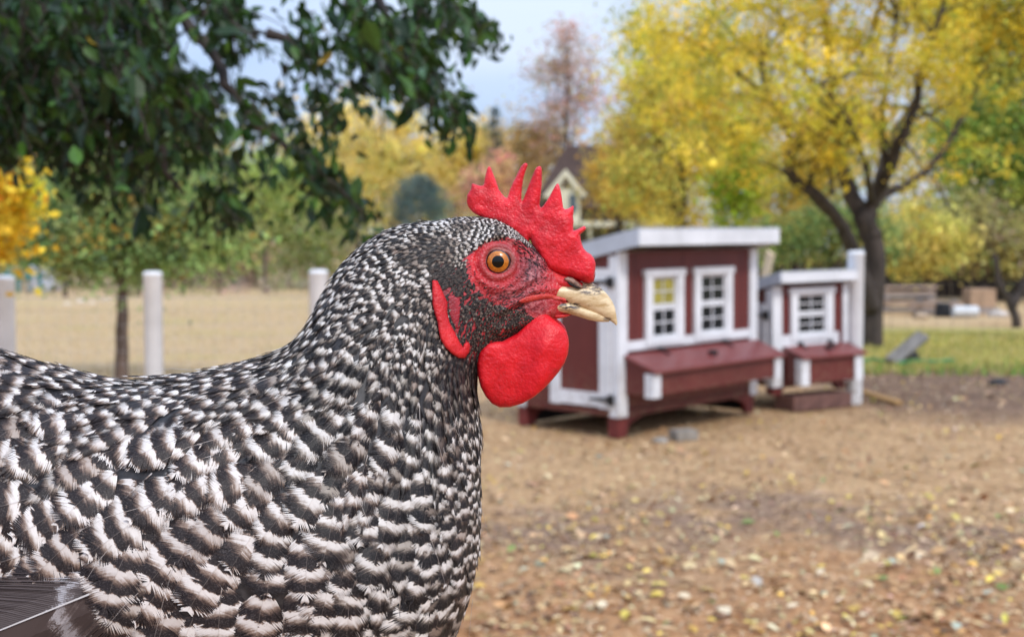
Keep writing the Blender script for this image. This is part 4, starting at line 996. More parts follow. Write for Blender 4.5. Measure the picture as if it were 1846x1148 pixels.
# relief of the face, mirrored on both sides
side = np.sign(qd)
ex_, ey_ = 898.5, 471.0
rr = np.hypot(qx - ex_, (qy - ey_) * 1.05)
disp = np.zeros_like(qx)
flank = smooth01(np.abs(qd), 8, 30)
disp += flank * (4.5 * np.exp(-((rr - 29) / 5.0) ** 2) - 3.0 * np.exp(-((rr - 38) / 3.5) ** 2) + 2.5 * np.exp(-((rr - 45) / 4) ** 2))
disp += flank * (-9.0 * smooth01(-rr, -26, -17))
def ridge(pts, w, h):
    p = np.array(pts, float); d = np.full(qx.shape, 1e9)
    for i in range(len(p) - 1):
        e = p[i + 1] - p[i]; t = np.clip(((qx - p[i][0]) * e[0] + (qy - p[i][1]) * e[1]) / (e @ e), 0, 1)
        d = np.minimum(d, np.hypot(qx - p[i][0] - t * e[0], qy - p[i][1] - t * e[1]))
    return h * np.exp(-(d / w) ** 2)
disp += flank * ridge([(1000, 520), (960, 522), (925, 545), (900, 560)], 5, 4)
disp += flank * ridge([(1005, 534), (960, 541), (930, 556)], 3, -3.0)
disp += flank * ridge([(860, 445), (900, 425), (945, 440), (980, 470)], 9, 5)
disp += flank * ridge([(862, 500), (890, 520), (930, 520), (960, 500)], 6, 3)
disp += flank * ridge([(900, 590), (940, 580), (990, 560)], 10, 4)
V = PP(qx, qy, Y0)
V[:, 1] += qd * K
Vg = V.reshape(NS, NR, 3)
dn = np.gradient(Vg, axis=0); dt = np.roll(Vg, -1, 1) - np.roll(Vg, 1, 1)
Nn = np.cross(dn, dt).reshape(-1, 3)
Nn /= np.linalg.norm(Nn, axis=1)[:, None] + 1e-12
cen = np.repeat(PP(Cn[:, 0], Cn[:, 1], Y0), NR, 0)
if ((V - cen) * Nn).sum() < 0: Nn = -Nn
V = V + Nn * (disp * K)[:, None]
idx = np.arange(NS * NR).reshape(NS, NR)
a = idx[:-1, :]; b = np.roll(idx, -1, 1)[:-1, :]; c = np.roll(idx, -1, 1)[1:, :]; d = idx[1:, :]
F = np.stack([a, b, c, d], -1).reshape(-1, 4)
V = np.vstack([V, V[:NR].mean(0), V[-NR:].mean(0)])
caps = np.array([[NS * NR, idx[0, (k + 1) % NR], idx[0, k], idx[0, k]] for k in range(NR)])
# face skin mask as colour attribute: R = bare red skin, G = grey ear patch, B = pale (lid surround)
FACE = [(846, 462), (862, 446), (886, 434), (915, 432), (945, 440), (975, 458), (1000, 480), (1045, 500), (1050, 570), (1000, 580), (975, 590), (950, 575), (925, 570), (895, 556), (870, 530), (852, 500)]
CHEEK = [(800, 470), (846, 462), (895, 556), (1000, 560), (985, 600), (900, 640), (850, 640), (822, 590), (800, 530)]
fullx = np.append(qx, [0, 1040]); fully = np.append(qy, [600, 540])
mR = soft(fullx, fully, FACE, 9)
mC = soft(fullx, fully, CHEEK, 12)
mB = np.exp(-((np.hypot(fullx - ex_, fully - ey_) - 27) / 5) ** 2)
def gb(x, y, a, b): return np.exp(-((fullx - x) / a) ** 2 - ((fully - y) / b) ** 2)
mA = np.clip(gb(965, 462, 34, 30) + gb(955, 500, 32, 22) * .8 + gb(905, 528, 45, 13) * .8 + gb(960, 552, 40, 18) * .8 + gb(925, 440, 30, 12) * .7, 0, 1)
colr = np.stack([mR, mC, mB, mA], -1)

# --- skin material shared by the body and the red parts
def skin_nodes(t, sc=1.0, deep=(0.40, 0.003, 0.009), lite=(0.78, 0.018, 0.032)):
    v = t.coords('Object')
    n1 = t.noise(v, 260 * sc, 4, 0.6)
    n2 = t.noise(v, 60 * sc, 3, 0.5)
    vo = t.n('TexVoronoi', feature='F1'); t.t.links.new(v, vo.inputs['Vector']); vo.inputs['Scale'].default_value = 950 * sc
    f = t.math('ADD', t.math('MULTIPLY', n1, 0.35), t.math('MULTIPLY', n2, 0.65))
    colo = t.ramp(f, [(0.34, deep), (0.58, lite), (0.74, (min(1, lite[0] * 1.06), lite[1] * 2.6 + .02, lite[2] * 2.2 + .02))])
    return v, n1, n2, vo.outputs['Distance'], colo
def red_mat(name, flaky=0.0, bmp=0.75, **kw):
    t = NT(name)
    v, n1, n2, vd, colo = skin_nodes(t, **kw)
    if flaky:
        fl = t.noise(t.coords('Object', (1, 1, 1.9)), 1150, 3, 0.75)
        fz = t.noise(v, 34, 3, 0.6)
        m = t.math('MULTIPLY', t.step(fl, 0.55, 0.70), t.step(fz, 0.44, 0.62))
        colo = t.mix(t.math('MULTIPLY', m, flaky), colo, (0.80, 0.30, 0.30))
    h = t.math('ADD', t.math('MULTIPLY', t.math('SUBTRACT', 1.0, vd), 0.6), t.math('MULTIPLY', n1, 0.9))
    t.p(color=colo, rough=0.45, spec=0.38, sss=0.3)
    t.b.inputs['Subsurface Radius'].default_value = (0.004, 0.0008, 0.0006)
    t.b.inputs['Subsurface Scale'].default_value = 1.0
    t.bump(h, bmp, 0.0005)
    return t.m
M_comb = red_mat('comb_skin', flaky=0.6)
M_wattle = red_mat('wattle_skin', flaky=0.22, deep=(0.48, 0.002, 0.008), lite=(0.74, 0.008, 0.016), bmp=0.5)
M_lobe = red_mat('lobe_skin', flaky=0.35, deep=(0.42, 0.008, 0.014), lite=(0.72, 0.03, 0.035))
def body_mat():
    t = NT('hen_skin_and_down')
    v, n1, n2, vd, red = skin_nodes(t, 1.0, (0.28, 0.008, 0.014), (0.68, 0.030, 0.04))
    fl = t.noise(t.coords('Object'), 700, 3, 0.7)
    red = t.mix(t.math('MULTIPLY', t.step(fl, 0.5, 0.66), 0.4), red, (0.70, 0.28, 0.27))
    at = t.n('Attribute', attribute_name='col')
    sp = t.n('SeparateColor'); t.t.links.new(at.outputs['Color'], sp.inputs[0])
    down = t.ramp(n1, [(0.4, (0.012, 0.011, 0.012)), (0.7, (0.05, 0.045, 0.045))])
    cheek = t.mix(t.step(n2, 0.32, 0.6), (0.09, 0.022, 0.028), (0.50, 0.045, 0.055))
    c = t.mix(sp.outputs[1], down, cheek)
    n3 = t.noise(t.coords('Object'), 420, 3, 0.65)
    mauve = t.ramp(n3, [(0.36, (0.045, 0.018, 0.024)), (0.52, (0.24, 0.055, 0.065)), (0.68, (0.50, 0.20, 0.20))])
    red = t.mix(t.math('MULTIPLY', at.outputs['Alpha'], t.step(t.noise(t.coords('Object'), 120, 2, 0.5), 0.28, 0.55)), red, mauve)
    edge = t.step(t.math('ADD', sp.outputs[0], t.math('MULTIPLY', t.math('SUBTRACT', n3, 0.5), 1.5)), 0.38, 0.62)
    c = t.mix(edge, c, red)
    c = t.mix(t.math('MULTIPLY', sp.outputs[2], 0.5), c, (0.34, 0.10, 0.095))
    h = t.math('ADD', t.math('MULTIPLY', t.math('SUBTRACT', 1.0, vd), 0.7), n1)
    t.p(color=c, rough=0.5, spec=0.4, sss=0.08)
    t.b.inputs['Subsurface Radius'].default_value = (0.003, 0.0008, 0.0006)
    t.b.inputs['Subsurface Scale'].default_value = 1.0
    t.bump(t.math('MULTIPLY', h, t.math('MAXIMUM', sp.outputs[0], sp.outputs[1])), 0.7, 0.0008)
    return t.m
hen = empty('hen', (PP(300, 1000, Y0)[0], Y0, 0.985), label='black and white barred hen with bright red comb and wattle, in profile', cat='hen')
hen.rotation_mode = 'XYZ'
HINV = hen.location.copy()
def hen_child(o):
    """mesh was made in world coordinates: shift into the hen's space"""
    o.parent = hen
    me = o.data
    n = len(me.vertices); co = np.empty(n * 3, np.float32); me.vertices.foreach_get('co', co)
    co = co.reshape(-1, 3) - np.array(HINV, np.float32)
    me.vertices.foreach_set('co', co.ravel()); me.update()
    return o
Fall = np.vstack([F, ])
body = np_mesh('body', V, Fall, body_mat(), smooth=True, col=colr)
BV = BVHTree.FromPolygons([tuple(p) for p in V.tolist()], [tuple(f) for f in Fall.tolist()])
hen_child(body)

def surf_y(px, py, far=False):
    """depth of the head's side under an orthographic hen pixel"""
    p = PP(px, py, Y0); s = 1 if far else -1
    h = BV.ray_cast(Vector(p) + Vector((0, s * 0.3, 0)), Vector((0, -s, 0)))
    return h[0].y if h[0] else Y0

# ---------------------------------------------------------------- flat fleshy parts from outlines
def flesh(name, outline, mat, ymid, Hmax, Rr, step=2.6, yfun=None, wr=0.6, thin=None, parent=None):
    """closed lens-like solid over an outline; Hmax half thickness and Rr edge width in pixels"""
    o = np.array(outline, float)
    per = []
    for i in range(len(o)):
        a_, b_ = o[i], o[(i + 1) % len(o)]
        k = max(1, int(np.hypot(*(b_ - a_)) / step))
        for j in range(k): per.append(a_ + (b_ - a_) * j / k)
    per = np.array(per)
    x0, y0 = per.min(0); x1, y1 = per.max(0)
    g = []
    r = 0; y = y0
    while y < y1:
        x = x0 + (r % 2) * step / 2
        while x < x1: g.append((x, y)); x += step
        y += step * 0.87; r += 1
    g = np.array(g) + RNG.normal(0, step * 0.06, (len(g), 2))
    ins = in_poly(g[:, 0], g[:, 1], per); g = g[ins]
    g = g[poly_dist(g[:, 0], g[:, 1], per) > step * 0.55]
    pts = [Vector(p) for p in np.vstack([per, g])]
    npn = len(per)
    res = delaunay_2d_cdt(pts, [], [list(range(npn))], 1, 1e-5)
    pv = np.array([tuple(v) for v in res[0]]); fc = [f for f in res[2] if len(f) == 3]
    d = poly_dist(pv[:, 0], pv[:, 1], per)
    on = d < 1e-3
    H = Hmax if thin is None else Hmax * thin(pv[:, 0], pv[:, 1])
    h = H * np.sqrt(np.clip(1 - (1 - np.clip(d / Rr, 0, 1)) ** 2, 0, 1))
    yy = ymid if yfun is None else yfun(pv[:, 0], pv[:, 1])
    yy = np.broadcast_to(yy, h.shape)
    P3 = np.stack([pv[:, 0], pv[:, 1], yy], -1)
    nzz = vnoise(P3 * [1, 1, 0] + 7, 0.045) * 1.6 + vnoise(P3 * [1, 1, 0], 0.16, 3.1) * 0.8 + vnoise(P3 * [1, 1, 0], 0.42, 9.1) * 0.35
    h = h + nzz * wr * np.clip(d / 5, 0, 1)
    h = np.maximum(h, np.where(on, 0, 0.3))
    front = PP(pv[:, 0], pv[:, 1], Y0); back = front.copy()
    front[:, 1] = yy - h * K; back[:, 1] = yy + h * K
    n = len(pv)
    mapb = np.arange(n) + n; mapb[on] = np.arange(n)[on]
    VV = np.vstack([front, back])
    fc = np.array(fc); FB = mapb[fc][:, ::-1]
    # orientation: front faces towards -Y
    e1 = front[fc[0][1]] - front[fc[0][0]]; e2 = front[fc[0][2]] - front[fc[0][0]]
    if np.cross(e1, e2)[1] > 0: fc = fc[:, ::-1]; FB = FB[:, ::-1]
    ob = np_mesh(name, VV, np.vstack([fc, FB]), mat, smooth=True)
    hen_child(ob)
    if parent: ob.parent = parent
    return ob
z1 = lambda L: [(780 + x / 5.128, 280 + y / 5.128) for x, y in L]
z2 = lambda L: [(780 + x / 3.589, 420 + y / 3.589) for x, y in L]
COMB = z1([(410, 552), (372, 528), (345, 500), (322, 462), (315, 425), (318, 372), (336, 340), (352, 312), (358, 280), (362, 264), (380, 263), (410, 274), (442, 282), (468, 276), (474, 262), (480, 226), (490, 172), (502, 128), (514, 104), (526, 102), (542, 122), (560, 172), (580, 222), (598, 272), (612, 318), (636, 352), (664, 385), (688, 396), (700, 366), (716, 312), (738, 262), (762, 214), (786, 160), (812, 110), (838, 80), (858, 72), (874, 78), (878, 94), (868, 122), (852, 168), (838, 222), (828, 290), (822, 350), (820, 402), (828, 424), (846, 384), (866, 330), (886, 278), (906, 228), (924, 182), (944, 136), (962, 112), (984, 102), (1000, 108), (1008, 132), (1010, 200), (1008, 262), (1002, 330), (996, 398), (988, 460), (1000, 486), (1022, 466), (1048, 430), (1078, 382), (1104, 334), (1128, 290), (1146, 266), (1158, 264), (1168, 282), (1180, 322), (1190, 372), (1198, 430), (1206, 486), (1222, 500), (1250, 494), (1276, 480), (1294, 466), (1303, 476), (1302, 520), (1296, 562), (1302, 610), (1298, 660), (1302, 694), (1330, 686), (1366, 668), (1396, 654), (1416, 664), (1416, 684), (1394, 706), (1364, 732), (1366, 770), (1378, 818), (1396, 862), (1424, 892), (1462, 916), (1490, 950), (1506, 1000), (1502, 1060), (1494, 1120)]) \
    + z2([(1056, 240), (1050, 282), (1040, 316), (1012, 326), (980, 320), (930, 300), (880, 286), (830, 270), (780, 252), (738, 240), (706, 205), (676, 150), (650, 90), (628, 40)]) + z1([(880, 860), (830, 800), (770, 745), (720, 710), (660, 672), (600, 640), (540, 610), (470, 580)])
def comb_thin(x, y):
    return 0.55 + 0.75 * smooth01(y + 0.25 * (x - 900), 360, 470)
# the base of the comb fans outwards a little, blades lean
def comb_y(x, y):
    return Y0 + K * (5 * np.sin((x - 840) / 34.0) * smooth01(-y, -430, -330) - 3)
comb = flesh('comb', COMB, M_comb, Y0, 17, 17, yfun=comb_y, thin=comb_thin, wr=1.25, step=2.4)
WAT = z2([(690, 470), (712, 486), (735, 512), (765, 540), (800, 568), (832, 594), (856, 622), (871, 662), (876, 710), (868, 770), (848, 826), (812, 880), (770, 930), (716, 985), (650, 1040), (580, 1084), (500, 1110), (436, 1112), (386, 1088), (345, 1040), (314, 980), (296, 910), (290, 830), (298, 766), (320, 722), (352, 700), (400, 690), (450, 690), (500, 664), (545, 640), (585, 600), (610, 560), (640, 510), (664, 478)])
def wat_y(sgn, off):
    def f(x, y):
        base = Y0 + sgn * K * (32 + off)
        fold = sgn * 15 * np.exp(-((x - 985 + 0.15 * (y - 600)) / 26.0) ** 2) * smooth01(y, 560, 620)
        return base + K * (fold + sgn * 9 * np.sin((y - 560) / 60.0) - sgn * 10 * smooth01(-y, -590, -550))
    return f
wattle = flesh('wattle', WAT, M_wattle, Y0, 11, 15, yfun=wat_y(-1, 0), wr=1.1)
WAT2 = [(x + 1, y - 3) for x, y in WAT]
flesh('wattle', WAT2, M_wattle, Y0, 9, 14, yfun=wat_y(1, -6), wr=1.0)
# rim fold down the front edge of the near wattle
LOBE = z2([(28, 296), (44, 306), (62, 340), (84, 392), (106, 436), (104, 500), (118, 560), (150, 622), (182, 690), (206, 722), (222, 700), (236, 686), (243, 712), (236, 748), (216, 776), (186, 772), (146, 742), (108, 700), (84, 660), (70, 600), (64, 552), (46, 496), (33, 444), (30, 380)])
_n = np.roll(LOBE, -1, 0) - np.roll(LOBE, 1, 0); _n = np.stack([_n[:, 1], -_n[:, 0]], -1) / (np.hypot(*_n.T)[:, None] + 1e-6)
LOBE = [tuple(q_) for q_ in (np.array(LOBE) + _n * 2.6)]
def lobe_y(far):
    def f(x, y):
        s = 1 if far else -1
        yy = np.array([surf_y(a, b, far) for a, b in zip(x, y)])
        return yy + s * K * 5
    return f
flesh('ear_lobe', LOBE, M_lobe, Y0, 8, 10, yfun=lobe_y(False), wr=0.8, step=2.2)
flesh('ear_lobe', LOBE, M_lobe, Y0, 8, 10, yfun=lobe_y(True), wr=0.8, step=2.6)
INN = z2([(112, 392), (150, 388), (190, 410), (200, 470), (190, 540), (196, 600), (160, 600), (130, 540), (112, 470)])
flesh('ear_skin', INN, red_mat('inner_ear_skin', flaky=0.3, deep=(0.16, 0.012, 0.02), lite=(0.42, 0.03, 0.045)), Y0, 4, 14, yfun=lambda x, y: np.array([surf_y(a, b) for a, b in zip(x, y)]), wr=0.6)

# ---------------------------------------------------------------- beak
def beak_part(name, top, bot, w, mat):
    t_, b_, w_ = catmull(top, 6), catmull(bot, 6), catmull([(x, 0) for x in w], 6)[:, 0]
    n = len(t_); m = 28
    ang = np.arange(m) / m * 2 * math.pi
    c_ = np.sign(np.cos(ang)) * np.abs(np.cos(ang)) ** 0.85; s_ = np.sin(ang)
    # narrow culmen, wide cutting edge
    wid = s_ * np.where(np.cos(ang) > 0, 1 - 0.45 * np.abs(np.cos(ang)) ** 1.5, 1.0)
    ce = (t_ + b_) / 2; hh = (t_ - b_) / 2
    qq = ce[:, None, :] + hh[:, None, :] * c_[None, :, None]
    V_ = PP(qq[..., 0].ravel(), qq[..., 1].ravel(), Y0); V_[:, 1] -= (w_[:, None] * wid[None, :]).ravel() * K
    id_ = np.arange(n * m).reshape(n, m)
    F_ = np.stack([id_[:-1], np.roll(id_, -1, 1)[:-1], np.roll(id_, -1, 1)[1:], id_[1:]], -1).reshape(-1, 4)
    V_ = np.vstack([V_, V_[-m:].mean(0)])
    o = np_mesh(name, V_, F_, mat, smooth=True)
    return hen_child(o)
def beak_mat():
    t = NT('beak_horn')
    v = t.coords('Object')
    g = t.n('NewGeometry').outputs['Position']
    sx = t.n('SeparateXYZ'); t.t.links.new(g, sx.inputs[0])
    n1 = t.noise(t.coords('Object', (1, 1, 2.5)), 170, 4, 0.6)
    n2 = t.noise(t.coords('Object', (0.6, 1, 2.2)), 420, 3, 0.7)
    base = t.ramp(n1, [(0.3, (0.48, 0.32, 0.14)), (0.6, (0.76, 0.60, 0.36))])
    # dark pigment: a patch near the gape and streaks on the culmen
    def blob(px, py, rx, ry):
        c = P(px, py, Y0)
        dx = t.math('DIVIDE', t.math('SUBTRACT', sx.outputs[0], c.x), rx * K)
        dz = t.math('DIVIDE', t.math('SUBTRACT', sx.outputs[2], c.z), ry * K)
        r2 = t.math('ADD', t.math('MULTIPLY', dx, dx), t.math('MULTIPLY', dz, dz))
        return t.math('SUBTRACT', 1.0, t.step(r2, 0.35, 1.3))
    m = t.math('MAXIMUM', blob(1024, 551, 24, 8), t.math('MULTIPLY', blob(1066, 521, 28, 12), 0.85))
    m = t.math('MAXIMUM', m, t.math('MULTIPLY', blob(1094, 575, 9, 4), 0.7))
    m = t.math('MULTIPLY', m, t.step(n2, 0.38, 0.56))
    sp = t.math('MULTIPLY', t.step(n2, 0.64, 0.72), 0.4)
    m = t.math('MAXIMUM', m, sp, clamp=True)
    c = t.mix(m, base, (0.045, 0.03, 0.035))
    t.p(color=c, rough=0.38, spec=0.5)
    t.bump(n1, 0.35, 0.0008)
    return t.m
M_beak = beak_mat()
beak_part('upper_beak', [(972, 512), (1000, 508), (1030, 507), (1056, 509), (1076, 514), (1096, 532), (1108, 553), (1113, 582)],
          [(972, 540), (1000, 543), (1030, 550), (1056, 559), (1075, 567), (1092, 575), (1103, 580), (1111, 587)], [28, 26, 22, 18, 14, 10, 6, 1.5], M_beak)
beak_part('lower_beak', [(975, 534), (1005, 536), (1035, 543), (1060, 553), (1082, 563), (1099, 573)],
          [(975, 566), (1005, 564), (1030, 567), (1060, 576), (1082, 580), (1098, 580)], [25, 22.5, 18, 13, 8, 2], M_beak)
# nostril scale, slit and the folded skin at the gape
NOS = z2([(846, 290), (872, 282), (900, 288), (935, 312), (962, 338), (972, 356), (950, 358), (915, 346), (880, 322), (852, 306)])
def bump_y(px, k=0.0): return lambda x, y: Y0 - K * (np.interp(x, [985, 1020, 1056, 1080], [26, 22, 15, 9]) + k)
flesh('nostril', NOS, plain('nostril_scale', (0.26, 0.15, 0.11), 0.5, 0.5, 500), Y0, 5, 6, yfun=bump_y(0, -1), wr=0.5, step=1.6)
SLIT = z2([(862, 312), (890, 320), (920, 338), (950, 352), (958, 360), (925, 356), (885, 338)])
flesh('nostril_slit', SLIT, plain('nostril_dark', (0.012, 0.008, 0.008), 0.7, 0.1), Y0, 4, 3, yfun=bump_y(0, 2.5), wr=0.1, step=1.5)
GAPE = z2([(690, 388), (640, 396), (590, 410), (560, 424), (548, 440), (580, 446), (640, 436), (700, 424), (760, 420), (820, 432), (880, 446), (850, 418), (780, 398), (730, 388)])
flesh('gape', GAPE, red_mat('gape_skin', flaky=0.5, deep=(0.44, 0.015, 0.02), lite=(0.70, 0.09, 0.07)), Y0, 2.6, 5, yfun=lambda x, y: np.array([min(surf_y(a, b), Y0 - K * 21) for a, b in zip(x, y)]) - K * 1, wr=0.5, step=2)
THR = z2([(640, 440), (700, 440), (745, 470), (760, 505), (800, 516), (880, 520), (910, 524), (860, 545), (800, 556), (740, 545), (680, 540), (630, 500)])
flesh('throat_skin', THR, M_lobe, Y0, 17, 14, yfun=lambda x, y: Y0 - K * 2 + 0 * x, wr=0.8)
CRE = z2([(700, 190), (750, 200), (800, 235), (850, 262), (900, 276), (975, 322), (980, 356), (900, 372), (800, 380), (720, 378), (640, 396), (590, 400), (600, 380), (660, 360), (700, 320)])
flesh('cere', CRE, M_lobe, Y0, 24, 26, yfun=lambda x, y: Y0 + 0 * x, wr=1.6)

# ---------------------------------------------------------------- eyes
def cap(name, c, r, ang, sgn, mat, parent=None, a0=0.0, seg=40, rings=10):
    """spherical cap looking to -Y (sgn -1) or +Y"""
    v = []; f = []
    for i in range(rings + 1):
        a_ = a0 + (ang - a0) * i / rings
        for k in range(seg):
            w = 2 * math.pi * k / seg
            v.append((c.x + r * math.sin(a_) * math.cos(w), c.y + sgn * r * math.cos(a_), c.z + r * math.sin(a_) * math.sin(w)))
    for i in range(rings):
        for k in range(seg):
            k2 = (k + 1) % seg
            q_ = (i * seg + k, i * seg + k2, (i + 1) * seg + k2, (i + 1) * seg + k)
            f.append(q_ if sgn < 0 else q_[::-1])
    o = np_mesh(name, v, f, mat, smooth=True)
    hen_child(o)
    if parent: o.parent = parent
    return o
def glossy(name, c, rough=0.08, coat=1.0):
    t = NT(name); t.p(color=c, rough=rough, coat=coat); t.b.inputs['Coat Roughness'].default_value = 0.03; return t
ti = glossy('iris_amber', (0.6, 0.2, 0.01), 0.3, 0.3)
iv = ti.coords('Object')
tir = ti.ramp(ti.noise(iv, 900, 3, 0.7), [(0.3, (0.33, 0.085, 0.004)), (0.7, (0.66, 0.22, 0.012))])
ti.p(color=tir)
M_pupil = glossy('pupil_black', (0.0012, 0.0012, 0.0015), 0.04, 0.0); M_pupil.b.inputs['Specular IOR Level'].default_value = 0.35; M_pupil = M_pupil.m
M_white = glossy('eyeball_dark_rim', (0.03, 0.014, 0.013), 0.2).m
for far in (False, True):
    sg = 1 if far else -1
    sy = surf_y(898.5, 432, far) * 0.5 + surf_y(898.5, 508, far) * 0.5
    rE = 28.5 * K
    ec = PP(898.5, 471, Y0); ec = Vector((ec[0], sy - sg * 16 * K, ec[2]))
    eb = cap('eyeball', ec, rE, R(80), sg, M_white)
    cap('iris', ec, rE * 1.012, R(40), sg, ti.m, eb, a0=R(19), rings=8)
    cap('pupil', ec, rE * 1.02, R(21.5), sg, M_pupil, eb, seg=36)
    # eyelid ring
    v = []; f = []
    SEG, RG = 64, 12
    for i in range(SEG):
        w = 2 * math.pi * i / SEG
        rm = (23.8 + 1.2 * math.sin(3 * w + 1)) * K * (1.05 if math.cos(w) > 0.6 else 1.0)
        for k in range(RG):
            u = 2 * math.pi * k / RG
            rad = rm + 4.6 * K * math.cos(u)
            v.append((ec.x + rad * math.cos(w), ec.y + sg * (14.5 * K + 5.4 * K * math.sin(u)) , ec.z + rad * math.sin(w) * 0.93))
    for i in range(SEG):
        for k in range(RG):
            q_ = (i * RG + k, i * RG + (k + 1) % RG, ((i + 1) % SEG) * RG + (k + 1) % RG, ((i + 1) % SEG) * RG + k)
            f.append(q_)
    hen_child(np_mesh('eyelid', v, f, red_mat('eyelid_skin', flaky=0.5, deep=(0.20, 0.045, 0.04), lite=(0.42, 0.13, 0.11)), smooth=True))
# ---------------------------------------------------------------- feathers
# flow: photo pixel -> direction in the picture plane (x right, y down)
FL = np.array([(900, 410, -1, -.1), (800, 400, -1, .15), (700, 430, -1, .5), (620, 500, -.7, .7), (570, 580, -.65, .75), (780, 480, -.85, .5), (700, 520, -.75, .65),
 (650, 600, -.6, .8), (750, 600, -.4, .9), (800, 700, -.25, 1), (700, 700, -.5, .85), (600, 680, -.85, .5), (860, 680, -.1, 1), (850, 850, 0, 1), (870, 1000, -.05, 1),
 (500, 640, -.8, .6), (400, 660, -.75, .65), (300, 690, -.8, .6), (200, 690, -.9, .4), (140, 700, -.9, .2), (60, 660, -.9, .35), (-60, 640, -1, .1), (40, 760, -.5, .8), (150, 770, -.75, .6),
 (600, 790, -.6, .75), (500, 760, -.85, .45), (400, 800, -.75, .6), (300, 790, -.9, .35), (200, 850, -.7, .7), (80, 880, -.75, .7), (400, 920, -.45, .9), (300, 920, -.55, .85),
 (550, 950, -.2, 1), (650, 900, -.25, 1), (700, 1000, 0, 1), (780, 1000, .1, 1), (600, 1100, -.15, 1), (450, 1100, -.3, 1), (250, 1020, -.45, .9), (60, 1040, -.9, .5), (-200, 900, -.9, .4), (-300, 650, -1, -.3),
 (900, 600, -.8, .5), (960, 560, -.9, .3), (930, 430, -.7, -.5), (970, 460, -.6, -.7), (830, 500, -.8, .5), (850, 600, -.6, .8)], float)
# size: px, py, length, width, bar period
SZ = np.array([(900, 400, 15, 7, 9), (840, 398, 18, 8, 11), (760, 420, 24, 10.5, 14), (680, 450, 32, 14, 19), (620, 520, 38, 17, 23), (700, 560, 38, 17, 24), (560, 600, 64, 24, 34),
 (650, 650, 64, 26, 34), (760, 620, 46, 18, 24), (820, 700, 48, 20, 26), (740, 740, 74, 32, 40), (600, 730, 98, 42, 56), (450, 680, 110, 34, 52), (250, 690, 115, 36, 52), (100, 690, 118, 44, 56), (60, 760, 130, 62, 78),
 (400, 780, 118, 60, 62), (550, 850, 118, 70, 62), (300, 850, 130, 84, 76), (400, 1000, 132, 92, 84), (120, 850, 135, 74, 84), (100, 1000, 160, 100, 105), (650, 1000, 108, 66, 66), (700, 850, 88, 46, 50),
 (780, 880, 72, 38, 44), (860, 830, 50, 40, 38), (875, 1000, 56, 40, 38), (800, 1080, 86, 54, 52), (600, 1120, 125, 80, 76), (780, 500, 20, 9, 14), (-200, 700, 130, 70, 80), (-100, 1000, 160, 90, 100),
 (900, 580, 9, 3.6, 7), (960, 570, 8, 3, 6), (850, 610, 12, 5, 8), (830, 500, 15, 7, 9), (820, 560, 12, 5, 8), (950, 430, 9, 3.5, 7)], float)
def idw(tab, px, py, k=2.6):
    d = ((px[:, None] - tab[None, :, 0]) ** 2 + (py[:, None] - tab[None, :, 1]) ** 2) + 60
    w = 1 / d ** (k / 2)
    return (w @ tab[:, 2:]) / w.sum(1)[:, None]
EARP = [(786, 480), (800, 468), (846, 474), (858, 505), (850, 545), (812, 532), (795, 505)]
CHK = [(800, 520), (856, 500), (872, 530), (905, 560), (960, 575), (1000, 565), (990, 595), (940, 622), (890, 660), (846, 650), (826, 600)]
BARE = [(846, 462), (862, 446), (886, 432), (915, 430), (945, 440), (975, 458), (1000, 480), (1060, 495), (1060, 585), (1000, 590), (975, 580), (950, 562), (925, 556), (895, 546), (870, 528), (852, 500)]

Vb = V.astype(float)
fa, fb, fc_, fd = Vb[F[:, 0]], Vb[F[:, 1]], Vb[F[:, 2]], Vb[F[:, 3]]
areas = 0.5 * np.linalg.norm(np.cross(fc_ - fa, fd - fb), axis=1)
def mirror_px(p):
    """picture pixel of a surface point, far-side points mirrored to the near side"""
    m = p.copy(); m[:, 1] = Y0 - np.abs(m[:, 1] - Y0)
    return proj(m)
cp = mirror_px((fa + fc_) / 2)
BIG = (SZ[:, 2] > 70) & (SZ[:, 1] > 680)
SZ[BIG, 2] *= 1.08; SZ[BIG, 3] *= 1.34; SZ[BIG, 4] *= 1.1
NK = (SZ[:, 2] < 80) & (SZ[:, 2] > 16) & (SZ[:, 0] < 840) & (SZ[:, 1] < 760)
SZ[NK, 2] *= 1.55; SZ[NK, 3] *= 1.08; SZ[NK, 4] *= 1.95
CRN = (SZ[:, 2] < 30) & (SZ[:, 0] < 910) & (SZ[:, 1] < 430)
SZ[CRN, 2] *= 1.2; SZ[CRN, 3] *= 1.25; SZ[CRN, 4] *= 1.25
sz = idw(SZ, cp[:, 0], cp[:, 1])
far = ((fa[:, 1] + fc_[:, 1]) / 2) > Y0
rad = 0.33 * np.sqrt(sz[:, 0] * sz[:, 1]) * K
wgt = areas / rad ** 2
bare_f = in_poly(cp[:, 0], cp[:, 1], BARE)
wgt[bare_f] *= 0.35
NC = 120000
pick = RNG.choice(len(F), NC, p=wgt / wgt.sum())
u, v = RNG.random((2, NC, 1))
pts = (fa[pick] * (1 - u) + fb[pick] * u) * (1 - v) + (fd[pick] * (1 - u) + fc_[pick] * u) * v
pp = mirror_px(pts)
s_ = idw(SZ, pp[:, 0], pp[:, 1])
is_far = pts[:, 1] > Y0 + 0.012
r_ = 0.335 * np.sqrt(s_[:, 0] * s_[:, 1]) * K * np.where(is_far, 1.35, 1.0)
inB = in_poly(pp[:, 0], pp[:, 1], BARE)
r_[inB] *= 1.0
grid = {}; keep = []
lv = np.floor(np.log2(r_ / 5e-4)).astype(int)
